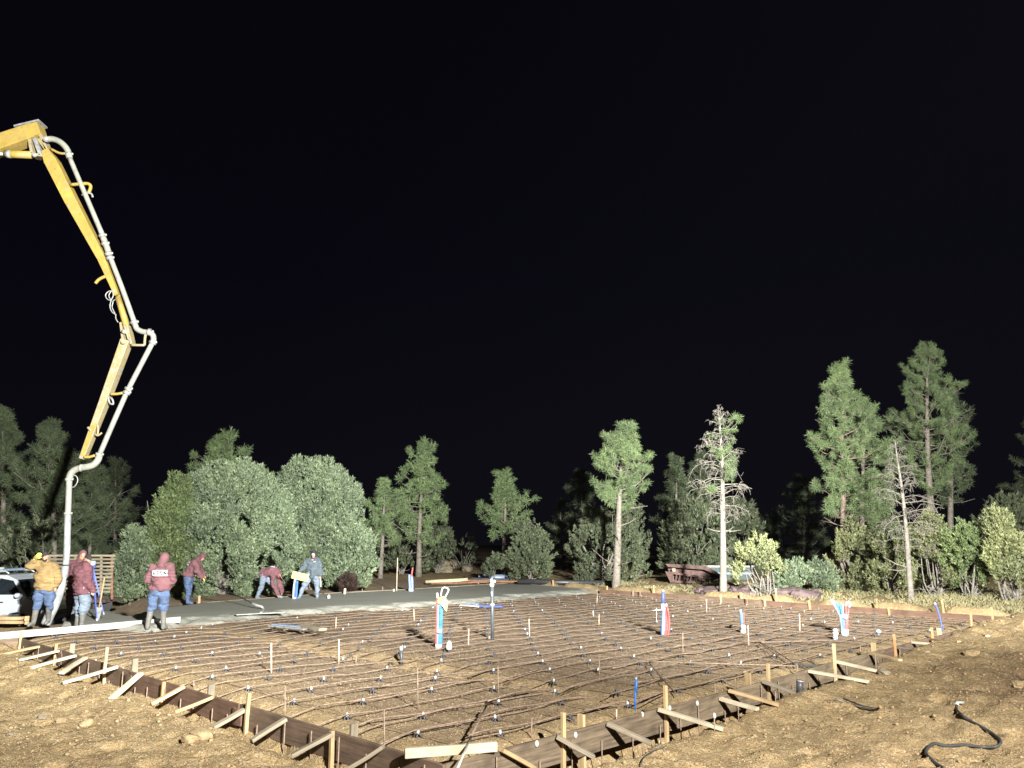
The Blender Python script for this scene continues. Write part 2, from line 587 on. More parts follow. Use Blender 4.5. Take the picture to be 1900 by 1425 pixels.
class MB:
    """collects simple shapes into one mesh"""

    def __init__(s):
        s.v = []
        s.f = []
        s.m = []
        s.n = 0

    def add(s, vs, fs, mi=0):
        vs = [Vector(q) for q in vs]
        s.v += vs
        s.f += [tuple(i + s.n for i in f) for f in fs]
        s.m += [mi] * len(fs)
        s.n += len(vs)
        return s

    def box(s, c, size, mi=0, rot=None):
        c = Vector(c)
        hx, hy, hz = size[0] / 2, size[1] / 2, size[2] / 2
        vs = [Vector((x, y, z)) for z in (-hz, hz) for x, y in ((-hx, -hy), (hx, -hy), (hx, hy), (-hx, hy))]
        if rot is not None:
            vs = [rot @ q for q in vs]
        return s.add([c + q for q in vs], [(0, 3, 2, 1), (4, 5, 6, 7), (0, 1, 5, 4), (1, 2, 6, 5), (2, 3, 7, 6), (3, 0, 4, 7)], mi)

    def beam(s, a, b, w0, h0, w1=None, h1=None, mi=0, up=(0, 0, 1)):
        a, b = Vector(a), Vector(b)
        d = (b - a).normalized()
        if tuple(up) == (0, 1, 0):      # girders of the pump: width is measured across the picture of the arm, depth along y
            w0, h0, w1, h1 = h0, w0, h1, w1
            if w1 is None:
                w1 = w0
        up = Vector(up)
        if abs(d.dot(up)) > 0.98:
            up = Vector((0, 1, 0))
        sd = d.cross(up).normalized()
        u2 = sd.cross(d).normalized()
        w1 = w0 if w1 is None else w1
        h1 = h0 if h1 is None else h1
        vs = []
        for p, w, h in ((a, w0, h0), (b, w1, h1)):
            for x, y in ((-1, -1), (1, -1), (1, 1), (-1, 1)):
                vs.append(p + sd * (x * w / 2) + u2 * (y * h / 2))
        return s.add(vs, [(0, 1, 2, 3), (7, 6, 5, 4), (0, 4, 5, 1), (1, 5, 6, 2), (2, 6, 7, 3), (3, 7, 4, 0)], mi)

    def tube(s, pts, rad, n=8, mi=0, cap=True):
        pts = [Vector(p) for p in pts]
        k = len(pts)
        if not hasattr(rad, '__len__'):
            rad = [rad] * k
        vs = []
        prev = None
        for i in range(k):
            d = (pts[min(i + 1, k - 1)] - pts[max(i - 1, 0)])
            d = d.normalized() if d.length > 1e-9 else Vector((0, 0, 1))
            if prev is None:
                r = Vector((0, 0, 1)) if abs(d.z) < 0.9 else Vector((1, 0, 0))
                x = d.cross(r).normalized()
            else:
                x = (prev - d * prev.dot(d)).normalized()
            prev = x
            y = d.cross(x)
            for j in range(n):
                a = 2 * math.pi * j / n
                vs.append(pts[i] + (x * math.cos(a) + y * math.sin(a)) * rad[i])
        fs = []
        for i in range(k - 1):
            for j in range(n):
                j2 = (j + 1) % n
                fs.append((i * n + j, i * n + j2, (i + 1) * n + j2, (i + 1) * n + j))
        if cap:
            fs.append(tuple(reversed(range(n))))
            fs.append(tuple(range((k - 1) * n, k * n)))
        return s.add(vs, fs, mi)

    def ball(s, c, r, mi=0, seg=10, rings=6, rot=None):
        c = Vector(c)
        if not hasattr(r, '__len__'):
            r = (r, r, r)
        vs = [Vector((0, 0, r[2]))]
        for i in range(1, rings):
            t = math.pi * i / rings
            for j in range(seg):
                a = 2 * math.pi * j / seg
                vs.append(Vector((r[0] * math.sin(t) * math.cos(a), r[1] * math.sin(t) * math.sin(a), r[2] * math.cos(t))))
        vs.append(Vector((0, 0, -r[2])))
        if rot is not None:
            vs = [rot @ q for q in vs]
        vs = [c + q for q in vs]
        fs = [(0, 1 + j, 1 + (j + 1) % seg) for j in range(seg)]
        for i in range(rings - 2):
            for j in range(seg):
                a, b = 1 + i * seg + j, 1 + i * seg + (j + 1) % seg
                fs.append((a, a + seg, b + seg, b))
        L = len(vs) - 1
        fs += [(L, L - seg + (j + 1) % seg, L - seg + j) for j in range(seg)]
        return s.add(vs, fs, mi)

    def loft(s, rings, mi=0, n=12):
        """rings: (centre, axis x vec * rx, axis y vec * ry)"""
        vs = []
        for c, ax, ay in rings:
            for j in range(n):
                a = 2 * math.pi * j / n
                vs.append(Vector(c) + Vector(ax) * math.cos(a) + Vector(ay) * math.sin(a))
        fs = []
        for i in range(len(rings) - 1):
            for j in range(n):
                j2 = (j + 1) % n
                fs.append((i * n + j, i * n + j2, (i + 1) * n + j2, (i + 1) * n + j))
        fs.append(tuple(reversed(range(n))))
        fs.append(tuple(range((len(rings) - 1) * n, len(rings) * n)))
        return s.add(vs, fs, mi)

    def mesh(s, name, mats, smooth=False):
        return mesh_np(name, [tuple(q) for q in s.v], s.f, mats, s.m, smooth)

    def obj(s, name, mats, parent=None, smooth=False, bevel=0.0):
        # put the origin at the middle of the base
        xs = [q.x for q in s.v]
        ys = [q.y for q in s.v]
        zs = [q.z for q in s.v]
        c = Vector(((min(xs) + max(xs)) / 2, (min(ys) + max(ys)) / 2, min(zs)))
        s.v = [q - c for q in s.v]
        me = s.mesh(name, mats, smooth)
        o = bpy.data.objects.new(name, me)
        COL.objects.link(o)
        if parent is not None:
            o.parent = parent
            w = parent.location if parent.parent is None else parent.location + parent.parent.location
            o.location = c - w
        else:
            o.location = c
        if bevel:
            b = o.modifiers.new('bevel', 'BEVEL')
            b.width = bevel
            b.segments = 2
            b.limit_method = 'ANGLE'
        return o


ORD = ['first', 'second', 'third', 'fourth', 'fifth', 'sixth', 'seventh', 'eighth', 'ninth', 'tenth', 'eleventh', 'twelfth',
       'thirteenth', 'fourteenth', 'fifteenth', 'sixteenth', 'seventeenth', 'eighteenth', 'nineteenth', 'twentieth',
       'twenty-first', 'twenty-second', 'twenty-third', 'twenty-fourth', 'twenty-fifth']


def plank(name, a, b, w, t, mat, label=None, cat=None, group=None, up=(0, 0, 1), parent=None, wob=0.004, nseg=5, bevel=0.004):
    """a sawn board from a to b, its length along local X so that the grain follows it; w across, t thick (t along up)"""
    a, b = Vector(a), Vector(b)
    d = b - a
    L = d.length
    d.normalize()
    up = Vector(up)
    if abs(d.dot(up)) > 0.98:
        up = Vector((0, 1, 0))
    y = up.cross(d).normalized()
    z = d.cross(y).normalized()
    vs, fs = [], []
    k1, k2 = random.uniform(-wob, wob), random.uniform(-wob, wob)
    for i in range(nseg + 1):
        f = i / nseg
        bow = math.sin(f * math.pi)
        for sy, sz in ((-1, -1), (1, -1), (1, 1), (-1, 1)):
            vs.append((L * f + random.uniform(-1, 1) * wob * 0.5 * (i in (0, nseg)), sy * w / 2 + k1 * bow * 3, sz * t / 2 + k2 * bow * 2 + random.uniform(-wob, wob) * 0.2))
    for i in range(nseg):
        for j in range(4):
            j2 = (j + 1) % 4
            fs.append((i * 4 + j, (i + 1) * 4 + j, (i + 1) * 4 + j2, i * 4 + j2))
    fs.append((0, 1, 2, 3))
    fs.append(tuple(nseg * 4 + j for j in (3, 2, 1, 0)))
    mats = mat if isinstance(mat, (list, tuple)) else [mat]
    me = mesh_np(name, vs, fs, mats)
    if len(mats) > 1:      # the upper narrow edge carries its own colour (red painted edge)
        for p in me.polygons:
            if p.normal.z > 0.7:
                p.material_index = 1
    o = bpy.data.objects.new(name, me)
    COL.objects.link(o)
    mw = Matrix(((d.x, y.x, z.x, a.x), (d.y, y.y, z.y, a.y), (d.z, y.z, z.z, a.z), (0, 0, 0, 1)))
    if parent is not None:
        o.parent = parent
        o.matrix_local = Matrix.Translation(-parent.location) @ mw
    else:
        o.matrix_world = mw
    if bevel:
        bm_ = o.modifiers.new('bevel', 'BEVEL')
        bm_.width = bevel
        bm_.segments = 1
    if label:
        tag(o, label, cat, group)
    return o


def tubeobj(name, pts, rad, mat, parent=None, n=8, smooth=True):
    return MB().tube(pts, rad, n).obj(name, mat, parent, smooth)


def smooth_path(pts, per=5):
    pts = [Vector(p) for p in pts]
    out = []
    for i in range(len(pts) - 1):
        p0 = pts[max(i - 1, 0)]
        p1, p2 = pts[i], pts[i + 1]
        p3 = pts[min(i + 2, len(pts) - 1)]
        for k in range(per):
            t = k / per
            out.append(0.5 * ((2 * p1) + (p2 - p0) * t + (2 * p0 - 5 * p1 + 4 * p2 - p3) * t * t + (3 * p1 - p0 - 3 * p2 + p3) * t ** 3))
    out.append(pts[-1])
    return out

# ================================================================== GROUND
def build_ground():
    xs = np.concatenate([np.linspace(-300, -60, 9)[:-1], np.linspace(-60, -16, 60)[:-1], np.arange(-16, 17, 0.05), np.linspace(17, 60, 60), np.linspace(60, 300, 9)[1:]])
    ys = [-40., -20, -8, -2, 2, 4]
    y, d = 5.0, 0.03
    while y < 60:
        ys.append(y)
        y += d
        d = 0.03 + max(0, (y - 8)) * 0.0075
    ys += list(np.linspace(62, 110, 14)) + [150, 220, 320, 480]
    ys = np.array(ys)
    X, Y = np.meshgrid(xs, ys)
    Z = ground_h(X, Y)
    farw = np.clip((np.hypot(X, Y) - 60) / 60, 0, 1)
    Z = Z + farw * 1.5 * (vnoise(X, Y, 40, 21) + 0.2)
    nx, ny = len(xs), len(ys)
    idx = np.arange(nx * ny).reshape(ny, nx)
    fs = np.stack([idx[:-1, :-1], idx[:-1, 1:], idx[1:, 1:], idx[1:, :-1]], -1).reshape(-1, 4)
    me = mesh_np('ground', np.stack([X, Y, Z], -1).reshape(-1, 3), fs, M['dirt'], None, True)
    dx, dy = X - C0.x, Y - C0.y
    u = dx * U.x + dy * U.y
    v = dx * V.x + dy * V.y
    n2 = vnoise(X, Y, 0.8, 31)
    fill = sst(0.3, 1.8, np.minimum(np.minimum(u, v), back_u(v) - u) + 0.9 * n2)
    fill = np.maximum(fill * (1 - 0.8 * np.exp(-((u - 4.2) / 0.55) ** 2)), 0)
    fill = fill * (0.6 + 0.4 * sst(1.5, 9, u * 0.6 + v))
    dp = sst(0.0, 1.0, 1.1 - np.hypot((X - 9.3) / 3.0, (Y - 12.4) / 2.6) + 0.8 * n2)
    dp = np.maximum(dp, 0.7 * sst(0, 1, 0.8 - np.hypot((X - 6.6) / 1.4, (Y - 11.2) / 0.8) + n2))
    dp = np.maximum(dp, 0.22 * sst(0.15, 0.5, vnoise(X, Y, 1.7, 33)) * (1 - fill))
    a = me.attributes.new('fill', 'FLOAT', 'POINT')
    a.data.foreach_set('value', fill.ravel().astype(np.float32))
    a = me.attributes.new('damp', 'FLOAT', 'POINT')
    a.data.foreach_set('value', dp.ravel().astype(np.float32))
    o = bpy.data.objects.new('ground', me)
    COL.objects.link(o)
    structure(o)


build_ground()


def scatter(name, tv, tf, pos, rot, scl, mat, smooth=False):
    """many copies of one small template joined into one mesh (numpy)"""
    n = len(pos)
    tv = np.asarray(tv, np.float32)
    tf = np.asarray(tf, np.int64)
    V_ = np.einsum('nij,kj->nki', rot, tv) * scl[:, None, :] if scl.ndim == 2 else np.einsum('nij,kj->nki', rot, tv) * scl[:, None, None]
    V_ = V_ + pos[:, None, :]
    F_ = tf[None] + (np.arange(n) * len(tv))[:, None, None]
    return mesh_np(name, V_.reshape(-1, 3), F_.reshape(-1, tf.shape[1]), mat, None, smooth)


def rand_rot(n):
    q = rng.normal(size=(n, 4))
    q /= np.linalg.norm(q, axis=1)[:, None]
    w, x, y, z = q.T
    return np.stack([1 - 2 * (y * y + z * z), 2 * (x * y - z * w), 2 * (x * z + y * w), 2 * (x * y + z * w), 1 - 2 * (x * x + z * z), 2 * (y * z - x * w),
                     2 * (x * z - y * w), 2 * (y * z + x * w), 1 - 2 * (x * x + y * y)], -1).reshape(n, 3, 3)


OCT_V = [(1, 0, 0), (-0.9, 0.1, 0), (0, 1.1, 0), (0.1, -0.9, 0.1), (0, 0.1, 0.8), (0, 0, -0.9)]
OCT_F = [(0, 2, 4), (2, 1, 4), (1, 3, 4), (3, 0, 4), (2, 0, 5), (1, 2, 5), (3, 1, 5), (0, 3, 5)]


def pebbles(name, n, x0, x1, y0, y1, s0, s1, mat, label, keep=None):
    yy = y0 + (y1 - y0) * rng.random(n) ** 1.6
    xx = (x0 + (x1 - x0) * rng.random(n)) * np.clip(yy / y1 * 1.15, 0.2, 1)
    if keep is not None:
        k = keep(xx, yy)
        xx, yy = xx[k], yy[k]
    n = len(xx)
    s = s0 + (s1 - s0) * rng.random(n) ** 3
    pos = np.stack([xx, yy, ground_h(xx, yy) + s * 0.25], -1)
    me = scatter(name, OCT_V, OCT_F, pos, rand_rot(n), np.stack([s, s * (0.6 + 0.5 * rng.random(n)), s * 0.7], -1), mat)
    o = bpy.data.objects.new(name, me)
    COL.objects.link(o)
    tag(o, label, 'gravel', None, 'stuff')


def outside_pad(x, y):
    dx, dy = x - C0.x, y - C0.y
    u = dx * U.x + dy * U.y
    v = dx * V.x + dy * V.y
    return (u < -0.25) | (v < -0.25)


def inside_pad(x, y):
    return ~outside_pad(x, y)


pebbles('gravel', 60000, -9, 14, 5.2, 17, 0.005, 0.014, M['pebble'], 'loose pale gravel grains strewn over the yellow dirt in front')
pebbles('dirt_clods', 6500, -11, 17, 5.2, 20, 0.008, 0.042, M['clod'], 'small broken lumps of yellow brown earth outside the forms', outside_pad)
pebbles('fill_gravel', 9000, -9, 16, 7, 26, 0.005, 0.017, M['fillgrit'], 'brown grit on the fill under the rebar', inside_pad)


# ================================================================== NIGHT HAZE
def build_haze():
    m = bpy.data.materials.new('haze')
    m.use_nodes = True
    nt = m.node_tree
    nt.nodes.clear()
    out = nt.nodes.new('ShaderNodeOutputMaterial')
    pv = nt.nodes.new('ShaderNodeVolumePrincipled')
    pv.inputs['Color'].default_value = (0.80, 0.84, 1.0, 1)
    pv.inputs['Density'].default_value = HAZE
    pv.inputs['Anisotropy'].default_value = 0.2
    nt.links.new(pv.outputs[0], out.inputs['Volume'])
    o = MB().box((0, 110, 12), (320, 300, 36)).obj('haze', m)
    o['kind'] = 'stuff'
    o['label'] = 'thin dusty night air lit by the floodlights'


HAZE = 0.00003
build_haze()

# ================================================================== CONCRETE SLAB
def seg_dist(X, Y, poly):
    dmin = np.full(X.shape, 1e9)
    for (ax, ay), (bx, by) in poly:
        vx, vy = bx - ax, by - ay
        t = np.clip(((X - ax) * vx + (Y - ay) * vy) / (vx * vx + vy * vy), 0, 1)
        dmin = np.minimum(dmin, np.hypot(X - ax - t * vx, Y - ay - t * vy))
    return dmin


def in_poly(X, Y, P):
    c = np.zeros(X.shape, bool)
    j = len(P) - 1
    for i in range(len(P)):
        xi, yi = P[i]
        xj, yj = P[j]
        hit = ((yi > Y) != (yj > Y)) & (X < (xj - xi) * (Y - yi) / (yj - yi + 1e-12) + xi)
        c ^= hit
        j = i
    return c


CONC_FRONT = [(108, 1166), (200, 1170), (255, 1172), (318, 1168), (350, 1160), (385, 1154), (455, 1150), (524, 1142), (640, 1130), (740, 1128), (855, 1120), (930, 1113), (1031, 1104), (1116, 1096)]
CONC_BACK = [(1062, 1089.5), (950, 1082), (815, 1090.5), (700, 1096), (600, 1101.5), (480, 1110), (380, 1118), (300, 1127), (238, 1143), (205, 1134), (168, 1128), (130, 1140)]


def build_slab():
    fr = [tuple(G(x, y, -0.06))[:2] for x, y in CONC_FRONT]
    bk = [tuple(G(x, y, 0))[:2] for x, y in CONC_BACK]
    P = np.array(fr + bk)
    x0, y0 = P.min(0) - 0.3
    x1, y1 = P.max(0) + 0.3
    st = 0.085
    X, Y = np.meshgrid(np.arange(x0, x1, st), np.arange(y0, y1, st))
    ins = in_poly(X, Y, P)
    dfr = seg_dist(X, Y, list(zip(fr[:-1], fr[1:])))
    cl = list(zip(list(P), list(P[1:]) + [P[0]]))
    dall = seg_dist(X, Y, [(tuple(a), tuple(b)) for a, b in cl])
    sd = np.where(ins, dall, -dall)
    dfr_s = np.where(ins, dfr, -dfr)
    n1 = vnoise(X, Y, 0.9, 51)
    n2 = vnoise(X, Y, 0.28, 52)
    n3 = vnoise(X, Y, 0.12, 53)
    w = sst(-0.1, 1.05, dfr_s + 0.9 * n1 + 0.35 * n2)
    z = -0.18 + 0.18 * w + (1 - w) * (0.07 * n2 + 0.05 * n3 + 0.05 * n1) + 0.008 * n1 + 0.004 * n2
    left = sst(-7.5, -10.5, X) * (1 - sst(19.5, 21.5, Y + 0))
    z = z + left * (0.04 * n2)
    z = np.where(sd < 0, z + sd * 2.2, z)
    keep = sd > -0.28
    idx = np.arange(X.size).reshape(X.shape)
    q = np.stack([idx[:-1, :-1], idx[:-1, 1:], idx[1:, 1:], idx[1:, :-1]], -1).reshape(-1, 4)
    ok = keep.ravel()[q].all(1)
    q = q[ok]
    used, inv = np.unique(q, return_inverse=True)
    q = inv.reshape(-1, 4)
    vs = np.stack([X, Y, z], -1).reshape(-1, 3)[used]
    ww = (w + 0.25 * n2 * (w < 0.99)).ravel()[used]
    mi = (ww[q].mean(1) < 0.93).astype(int)
    me = mesh_np('concrete_slab', vs, q, [M['conc_s'], M['conc_r']], mi, True)
    o = bpy.data.objects.new('concrete_slab', me)
    COL.objects.link(o)
    structure(o)


build_slab()

# ================================================================== FORM BOARDS
BH, BT = 0.286, 0.038


def form_run(P0, dr, out, cuts, mats, label_f, group, top=0.0):
    for i in range(len(cuts) - 1):
        a = P0 + dr * (cuts[i] + 0.004) + out * (BT / 2 + (0.012 if i % 2 else 0.0))
        b = P0 + dr * (cuts[i + 1] - 0.004) + out * (BT / 2 + (0.012 if i % 2 else 0.0))
        a.z = b.z = top - BH / 2 + random.uniform(-0.008, 0.004)
        mt = mats[i % len(mats)]
        o = plank('form_board', a, b, BT, BH, [mt, M['form_edge']], label_f(i), 'form board', group, wob=0.006, nseg=14)
        for q in np.arange(cuts[i] + 0.2, cuts[i + 1] - 0.1, 0.52):
            c = P0 + dr * (q + random.uniform(-.12, .12)) + out * (BT + 0.03)
            k = MB().tube([(c.x, c.y, -0.66), (c.x, c.y, top - random.uniform(0.02, 0.26))], 0.008, 5).obj('support_pin', M['rebar'], None, True)
            k.parent = o
            k.matrix_local = o.matrix_basis.inverted() @ k.matrix_basis
        # fix: joint scabs nailed over the outside of each seam
        if i > 0:
            c = P0 + dr * cuts[i] + out * (BT + 0.024)
            k = plank('scab', c - dr * 0.12 + Vector((0, 0, top - 0.15)), c + dr * 0.12 + Vector((0, 0, top - 0.15)), 0.02, 0.2, mt)
            k.parent = o
            k.matrix_parent_inverse = o.matrix_world.inverted() if False else Matrix.Identity(4)
            k.matrix_local = o.matrix_basis.inverted() @ k.matrix_basis


z0 = Vector((0, 0, 0))
form_run(C0, V, -U, [-0.04, 3.9, 7.55, 11.0, 13.8], [M['form'], M['form_red'], M['form'], M['form']],
         lambda i: ORD[i] + ' dark stained form board from the front corner along the left side of the pad', 'form boards around the slab')
form_run(C0, U, -V, [-0.0, 3.65, 7.3, 10.9, 14.5, 17.4, 20.15], [M['form_tan'], M['form_tan'], M['form_tan'], M['form'], M['form'], M['form_red']],
         lambda i: ORD[i] + ' plank form board from the front corner along the right side of the pad', 'form boards around the slab')
JP = PAD(0.0, 13.8)
form_run(JP, -U, V, [0.03, 3.6], [M['form']], lambda i: 'dark form board turning off behind the pale screed board at the left', 'form boards around the slab')
RB = PAD(20.15, 0)
BKd = (PAD(back_u(16), 16) - RB).normalized()
BKo = Vector((BKd.y, -BKd.x, 0))
form_run(RB, BKd, BKo, [0.0, 3.8, 7.9, 12.2, 16.1], [M['form_red'], M['form_red'], M['form'], M['form_red']],
         lambda i: ORD[i] + ' reddish form board along the far side of the pad, counted from the right corner', 'form boards around the slab')
# pale boards that edge the wet concrete at the back
for k, (a, b, lab) in enumerate([((950, 1081.5), (1108, 1094), 'pale edge board at the far right end of the wet concrete'),
                                 ((770, 1092.5), (945, 1081.5), 'long pale edge board behind the far strip of wet concrete'),
                                 ((602, 1101), (766, 1093), 'earth stained edge board behind the wet concrete near the tall lath'),
                                 ((384, 1117.5), (598, 1101.5), 'pale edge board between the wet concrete and the big round juniper')]):
    A, B = G(*a, 0.01), G(*b, 0.01)
    A.z = B.z = -0.10
    plank('form_board', A, B, BT, 0.24, [M['grey_wood'], M['pine_wood']], lab, 'form board', 'form boards around the slab', nseg=14)


# ---- diagonal kicker braces
def brace(a_px, b_px, P0, dr, out, side, label, mat, w=0.088):
    t = on_line(a_px[0], P0 + out * (BT + 0.03), dr, -0.05, -0.5, 22)
    A = P0 + dr * t + out * (BT + 0.035)
    # height from the pixel row, kept against the board
    zt = D(a_px[0], a_px[1], A.y).z
    A.z = min(max(zt, -0.16), 0.03)
    zg = (-0.21 + 0.008 * t) if side == 'l' else (-0.24 + 0.022 * t)
    B = G(b_px[0], b_px[1], zg)
    d = (B - A).normalized()
    A = A - d * 0.02
    return plank('brace', A, B, w, 0.040, mat, label, 'brace', 'diagonal braces propping the form boards', wob=0.003)


LB = [((708, 1388), (648, 1425)), ((615, 1363), (541, 1402)), ((528, 1336), (466, 1375)), ((452, 1318), (394, 1350)), ((394, 1294), (327, 1320)),
      ((339, 1275), (280, 1306)), ((260, 1251), (207, 1297)), ((215, 1238), (116, 1267)), ((158, 1221), (114, 1249)), ((138, 1217), (57, 1239)),
      ((107, 1208), (34, 1225)), ((71, 1200), (2, 1215))]
wl = ['grey_wood', 'grey_wood', 'grey_wood', 'grey_wood', 'pine_wood', 'pine_wood', 'white_wood', 'white_wood', 'white_wood', 'white_wood', 'white_wood', 'pine_wood']
for i, (a, b) in enumerate(LB):
    brace(a, b, C0, V, -U, 'l', ORD[i] + ' slanted wooden brace from the front corner along the left forms', M[wl[i]])
RBR = [((932, 1393), (990, 1425)), ((1035, 1368), (1103, 1405)), ((1129, 1344), (1209, 1380)), ((1224, 1317), (1342, 1353)), ((1338, 1297), (1406, 1316)),
       ((1354, 1282), (1445, 1308)), ((1417, 1265), (1477, 1286)), ((1503, 1246), (1611, 1265)), ((1553, 1228), (1635, 1247)), ((1616, 1213), (1671, 1225)),
       ((1666, 1202), (1722, 1211)), ((1695, 1192), (1780, 1200)), ((1727, 1186), (1780, 1191)), ((1775, 1177), (1833, 1180)), ((1807, 1163), (1867, 1173)),
       ((1845, 1154), (1891, 1163))]
wr = ['pine_wood', 'grey_wood', 'grey_wood', 'white_wood', 'white_wood', 'pine_wood', 'grey_wood', 'white_wood', 'white_wood', 'pine_wood',
      'white_wood', 'white_wood', 'pine_wood', 'white_wood', 'pine_wood', 'grey_wood']
for i, (a, b) in enumerate(RBR):
    brace(a, b, C0, U, -V, 'r', ORD[i] + ' slanted wooden brace from the front corner along the right forms', M[wr[i]])


def vstake(x, yt, yb, P0, dr, off, label, mat, w=0.045, t=0.045, name='stake', cat='stake', group=None, lo=-0.5, hi=22.5, depth=0.25, round_=False):
    tt = on_line(x, P0 + off, dr, 0.0, lo, hi)
    A = P0 + dr * tt + off
    zt = D(x, yt, A.y).z
    g = gz(A.x, A.y)
    if round_:
        tl = Vector((random.uniform(-.03, .03), random.uniform(-.03, .03), 0))
        o = MB().tube([(A.x, A.y, g - 0.1), (A.x + tl.x, A.y + tl.y, zt)], 0.0085, 6).obj(name, mat, smooth=True)
        tag(o, label, cat, group)
        return o
    tl = Vector((random.uniform(-.012, .012), random.uniform(-.012, .012), 0))
    return plank(name, Vector((A.x, A.y, g - 0.12)), Vector((A.x, A.y, zt)) + tl, w, t, mat, label, cat, group, up=tuple(dr), nseg=2)


GS = 'wooden stakes along the forms'
# outer stakes on the left side
for i, (x, yt, yb, m) in enumerate([(617, 1356, 1414, 'pine_wood'), (459, 1286, 1345, 'pine_wood'), (305, 1265, 1300, 'orange_wood'), (197, 1201, 1285, 'pine_wood'),
                                    (103, 1195, 1238, 'orange_wood'), (38, 1172, 1220, 'pine_wood')]):
    vstake(x, yt, yb, C0, V, -U * (BT + 0.025), ORD[i] + ' upright wooden stake outside the left forms, counted from the front corner', M[m], group=GS)
for i, (x, yt) in enumerate([(655, 1342), (392, 1270), (248, 1222), (133, 1194)]):
    vstake(x, yt, 0, C0, V, U * 0.03, ORD[i] + ' broad wooden block inside the left forms, counted from the front corner', M['grey_wood'], w=0.09, t=0.04, group=GS, depth=0.1)
for i, (x, yt, m) in enumerate([(1045, 1322, 'pine_wood'), (1234, 1272, 'pine_wood'), (1425, 1231, 'pine_wood'), (1549, 1194, 'pine_wood'), (1660, 1176, 'orange_wood'), (1731, 1164, 'orange_wood'),
                                (1804, 1139, 'orange_wood'), (1843, 1127, 'orange_wood')]):
    vstake(x, yt, 0, C0, U, -V * (BT + 0.025), ORD[i] + ' upright wooden stake outside the right forms, counted from the front corner', M[m], group=GS)
for i, (x, yt) in enumerate([(1080, 1325), (1387, 1248), (1622, 1192), (1743, 1165)]):
    vstake(x, yt, 0, C0, U, V * 0.03, ORD[i] + ' broad wooden block inside the right forms, counted from the front corner', M['pine_wood'], w=0.09, t=0.04, group=GS)
for i, (x, yt, m, w) in enumerate([(1751, 1113, 'orange_wood', .05), (1649, 1128, 'orange_wood', .07), (1628, 1111, 'orange_wood', .04), (1502, 1113, 'orange_wood', .07), (1441, 1091, 'pine_wood', .06),
                                   (1419, 1108, 'grey_wood', .09), (1376, 1100, 'pine_wood', .05), (1337, 1103, 'pine_wood', .09), (1213, 1086, 'pine_wood', .04),
                                   (1174, 1094, 'grey_wood', .08), (1127, 1087, 'pine_wood', .05)]):
    off = -BKo * 0.03 if m == 'grey_wood' or w >= .07 else BKo * (BT + 0.03)
    vstake(x, yt, 0, RB, BKd, off, ORD[i] + ' wooden stake on the far forms, counted from the right corner', M[m], w=w, t=0.04, group=GS, lo=-3, hi=17)
for i, (x, yt, m) in enumerate([(1386, 1103, 'rust'), (1188, 1095, 'grey_wood')]):
    vstake(x, yt, 0, RB, BKd, -BKo * 0.25, ['dark red thin stake leaning at the far forms beside the sparse pine', 'thin grey stake by the far forms near the left lit pine'][i], M[m], w=0.03, t=0.03, group=GS, lo=-3, hi=17)

# stakes at the far side of the wet concrete
for i, (x, yt, yb, w, m, lab) in enumerate([(369, 1105, 1120, 0.08, 'pine_wood', 'short bright stake at the concrete edge below the yellow glove'),
                                            (640, 1092, 1103, 0.08, 'white_wood', 'short pale stake by the concrete edge right of the juniper'),
                                            (736, 1035, 1097, 0.035, 'white_wood', 'tall thin lath standing at the concrete edge left of the blue pipe'),
                                            (731, 1093, 1098, 0.08, 'white_wood', 'small white block at the foot of the tall lath'),
                                            (710, 1089, 1097, 0.03, 'grey_wood', 'short grey peg left of the tall lath'),
                                            (672, 1090, 1094, 0.03, 'grey_wood', 'tiny grey peg on bare ground right of the juniper'),
                                            (888, 1079, 1085, 0.07, 'pine_wood', 'short pale stake behind the tall black riser'),
                                            (1026, 1076, 1087, 0.07, 'orange_wood', 'orange stake behind the far right end of the concrete')]):
    p = G(x, yb, -0.02)
    zt = D(x, yt, p.y).z
    plank('stake', (p.x, p.y, -0.2), (p.x, p.y, zt), w, 0.03, M[m], lab, 'stake', 'stakes behind the wet concrete', nseg=2)


# ---- steel pins
def pin(x, yt, yb, label, mat, r=0.0085, z=None, tip=None, group='upright steel pins'):
    p = Gg(x, yb) if z is None else G(x, yb, z)
    t = D(x + random.uniform(-1.5, 1.5), yt, p.y)
    mb = MB().tube([(p.x, p.y, p.z - 0.08), tuple(t)], r, 6)
    mats = [mat]
    if tip:
        mb.ball(t, (0.022, 0.022, 0.035), 1)
        mats.append(M[tip])
    return tag(mb.obj('pin', mats, smooth=True), label, 'pin', group)


for x, yt, yb, lab, m, r in [
        (529, 1273, 1378, 'dark steel pin outside the left forms, second nearest the front corner', 'rebar', .009),
        (714, 1316, 1424, 'tall dark steel pin outside the left forms nearest the front corner', 'rebar', .009),
        (360, 1262, 1285, 'short steel pin outside the left forms by the broken board edge', 'rebar', .009),
        (73, 1190, 1212, 'thin grey pin at the far left end of the left forms', 'rebar', .008)]:
    pin(x, yt, yb, lab, M[m], r)
for i, (x, yt, yb) in enumerate([(986, 1332, 1424), (1016, 1394, 1424), (1085, 1358, 1407), (1191, 1326, 1380), (1325, 1328, 1357), (1328, 1268, 1342), (1364, 1259, 1328), (1439, 1283, 1303),
                                 (1596, 1199, 1220), (1625, 1213, 1241), (1634, 1214, 1232), (1669, 1205, 1222), (1722, 1184, 1207), (1758, 1178, 1190)]):
    pin(x, yt, yb, ORD[i] + ' steel pin outside the right forms, counted from the front corner', M['rebar'], tip='white' if i in (3, 4) else None)
